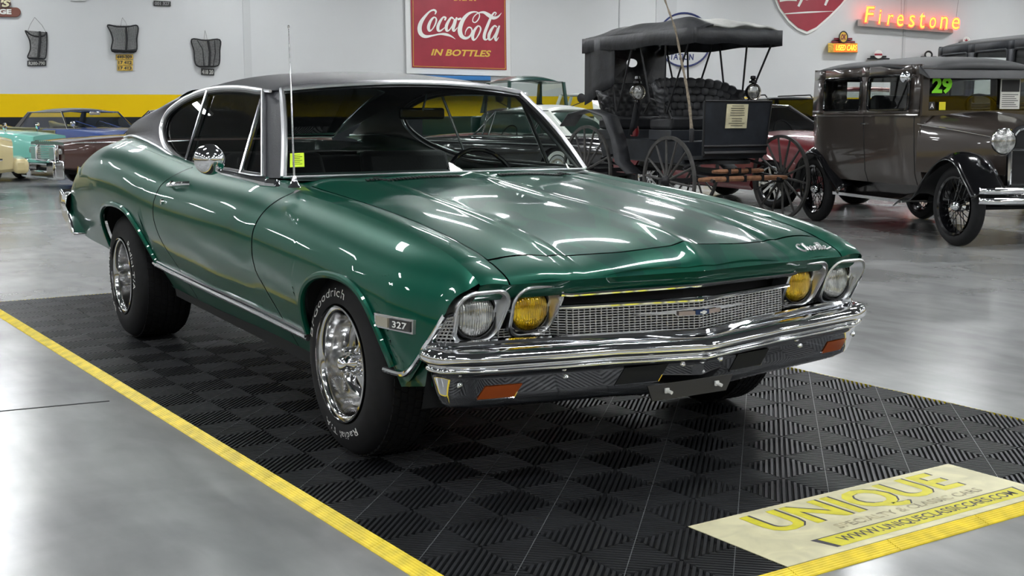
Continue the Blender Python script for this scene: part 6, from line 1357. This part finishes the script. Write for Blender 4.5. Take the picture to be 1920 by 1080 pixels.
lplate('small black licence plate reading 418-20 below the shield shaped grille', X4([(1508, 562), (1607, 566), (1607, 516), (1508, 513)]), '418 20', 'plate_black', 'plate_text')
lplate('dark licence plate at the top edge above the yellow plates', X4([(1152, 44), (1281, 48), (1281, 10), (1152, 4)]), '001 327', 'plate_black', 'mesh_grey')
lplate('pale licence plate cut by the top edge of the picture', X4([(530, 12), (645, 12), (645, -34), (530, -34)]), '', 'lamp_housing', 'ink') if False else None
t, p = sthing('licence_plate', 'pale licence plate cut by the top edge of the picture', 'licence plate', (146, 2)); sob('plate', plate(rect(132, -9, 161, 2.5), .02, .05), 'lamp_housing', t, p, bevel=.008)
# round service station sign, mostly hidden behind the carriage
t, p = sthing('wall_sign', 'round white station sign with dark blue rim behind the carriage', 'sign', (1283, 126))
circ = lambda r, n=48: [(1283+r*math.cos(a), 74.5+r*math.sin(a)) for a in np.linspace(0, 2*PI, n+1)[:-1]]
sob('disc', plate(circ(50), 0, .05), 'wall_strip', t, p, smooth=30)
g = G(); g.tube([cp(x, y, .07) for x, y in circ(50)], .03, 6, closed=True); sob('rim', g, 'navy', t, p)
sob('lettering', ptext('STATION', [(1250, 112), (1300, 113), (1301, 101), (1251, 100)], .056, .03), 'navy', t, p, smooth=0)
# red shield
t, p = sthing('wall_sign', 'big red shield sign with white rim cut by the top edge', 'sign', (1513, 66))
sh = [(1448, -12), (1460, 18), (1478, 42), (1495, 57), (1513, 64.5), (1531, 56), (1556, 34), (1580, 10), (1595, -10), (1606, -60), (1603, -118), (1440, -118), (1436, -60)]
ctr = np.array([1520, -20.])
sob('rim', plate(sh, 0, .08), 'sign_white', t, p, bevel=.01); sob('panel', plate([tuple(ctr+(np.array(a)-ctr)*[.94, .935]) for a in sh], .08, .10), 'sign_red', t, p, smooth=0)
cps = lambda x, y, z=0: cp(x, y, .106+z)
sob('white_stripe', stroke([(1470, 26), (1515, 23), (1563, 21)], [1.6, 3.0, .6], cps), 'sign_white', t, p, smooth=0, fixn=False)
g = G()
for k, (P_, w_) in enumerate([([(1462, 2), (1476, -1), (1494, 1)], [3, 5, 2]), ([(1474, 0), (1492, -26), (1476, -30), (1464, -24)], [4, 6, 5, 3]), ([(1500, -2), (1503, -14)], [4, 4]), ([(1497, 12), (1505, -4), (1512, -18)], [4, 5, 4]), ([(1512, -16), (1521, -14), (1515, -2), (1507, -3)], [3, 4, 4, 3]), ([(1525, -14), (1527, -4), (1537, -12)], [4, 4, 4]), ([(1547, 10), (1553, -4), (1560, -20)], [4, 5, 4])]): g.join(stroke(P_, w_, cps, 5, z=.0004*k))
sob('script_lettering', g, 'sign_white', t, p, smooth=0, fixn=False)
# neon signs
MT['neon_red'] = glow('neon_red', (1.0, .07, .03), 2.4); MT['neon_orange'] = glow('neon_orange', (1.0, .10, .015), 1.0); MT['neon_yellow'] = glow('neon_yellow', (1.0, .42, .03), 2.2)
MT['maroon'] = mat('maroon', (.16, .02, .035), .5); MT['rack_grey'] = mat('rack_grey', (.28, .26, .25), .5)
t, p = sthing('neon_sign', 'small neon used cars sign with round OK badge and stepped maroon top', 'sign', (1580, 99))
sob('box', plate(rect(1552.5, 81, 1608, 98.5), 0, .25), 'plate_yellow', t, p, bevel=.01); sob('glow_panel', plate(rect(1564, 82.5, 1607, 97), .25, .26), 'neon_orange', t, p, smooth=0)
sob('lettering', ptext('USED CARS', [(1567, 94.5), (1606, 95), (1607, 84), (1568, 84)], .30, .01, .2), 'neon_yellow', t, p, smooth=0)
for a, b, c, d in ((1559, 77, 1603, 80.5), (1564, 71, 1598, 75)): sob('step', plate(rect(a, b, c, d), 0, .2), 'maroon', t, p, smooth=0)
el = [(1581.5+7.6*math.cos(a), 69.5+10.5*math.sin(a)) for a in np.linspace(0, 2*PI, 33)[:-1]]
o = sob('badge', plate(el, .1, .28), 'sign_gold', t, p, smooth=30); g = G(); g.tube([cp(x, y, .28) for x, y in el], .02, 6, closed=True); sob('badge_rim', g, 'ink', o, p)
sob('lettering', ptext('OK', [(1576.5, 75), (1586.5, 75), (1587, 64), (1577, 64)], .285, .05, .2), 'maroon', o, p, smooth=0)
t, p = sthing('neon_sign', 'long glowing red neon script tyre maker sign on grey rack', 'sign', (1700, 60))
sob('rack', plate([(1608, 48.5), (1787, 62), (1787, 55), (1608, 36)], .02, .30), 'rack_grey', t, p, smooth=0)
for i, (ch, x0, x1, yt, yb) in enumerate([('F', 1620, 1641, 11, 43), ('i', 1646, 1654, 17, 46), ('r', 1662, 1677, 26, 48), ('e', 1680, 1696, 26, 50.5), ('s', 1702, 1717, 27, 52), ('t', 1722, 1736, 23, 54), ('o', 1741, 1757, 31, 54), ('n', 1761, 1779, 30, 55), ('e', 1783, 1801, 32, 56)]):
    o = sob('neon_letter', ptext(ch, [(x0, yb), (x1-2, yb+.5), (x1, yt+.5), (x0+2, yt)], .36, .05, .1), 'neon_red', t, p, smooth=0)
    sob('neon_tube', ptext(ch, [(x0+1.5, yb-2), (x1-3, yb-1.5), (x1-1.5, yt+2), (x0+3, yt+1.5)], .42, -.012, .1), 'neon_yellow', o, p, smooth=0)
for x in (1690, 1790): g = G(); g.tube([cp(x, 45 if x < 1700 else 55, .1), cp(x+(0 if x < 1700 else 12), -40, .05)], .006, 5); sob('hanging_wire', g, 'mesh_grey', t, p)
# round globes on stepped brackets
for (x, y, lab, rw_) in ((1647, 103, 'white globe sign with red band on stepped bracket above the brown sedan roof', 8), (1812, 77, 'white globe sign with red star on stepped bracket above the black sedan roof', 7), (1741, 104, 'dark rimmed globe sign half hidden behind the black sedan roof', 6.5)):
    t, p = sthing('globe_sign', lab, 'sign', (x, y+8), .1)
    sob('bracket', plate(rect(x-21, y+6, x+21, y+8.5), .02, .3), 'frame_dark', t, p, smooth=0); sob('bracket_step', plate(rect(x-15, y+1.5, x+15, y+5), .02, .3), 'frame_dark', t, p, smooth=0)
    c = [(x+rw_*math.cos(a), y-1+rw_*math.sin(a)) for a in np.linspace(0, 2*PI, 25)[:-1]]; o = sob('globe', plate(c, .08, .36), 'sign_white', t, p, smooth=30, bevel=.02)
    if 'star' in lab: sob('star', plate([(x+(4.6 if k % 2 == 0 else 1.9)*math.sin(k*PI/5), y-1-(4.6 if k % 2 == 0 else 1.9)*math.cos(k*PI/5)) for k in range(10)], .36, .37), 'sign_red', o, p, smooth=0)
    elif 'band' in lab: sob('band', plate(rect(x-rw_*.9, y-2.5, x+rw_*.9, y+1), .36, .37), 'sign_red', o, p, smooth=0)
    else: g = G(); g.tube([cp(a, b, .37) for a, b in c], .03, 6, closed=True); sob('rim', g, 'frame_dark', o, p)
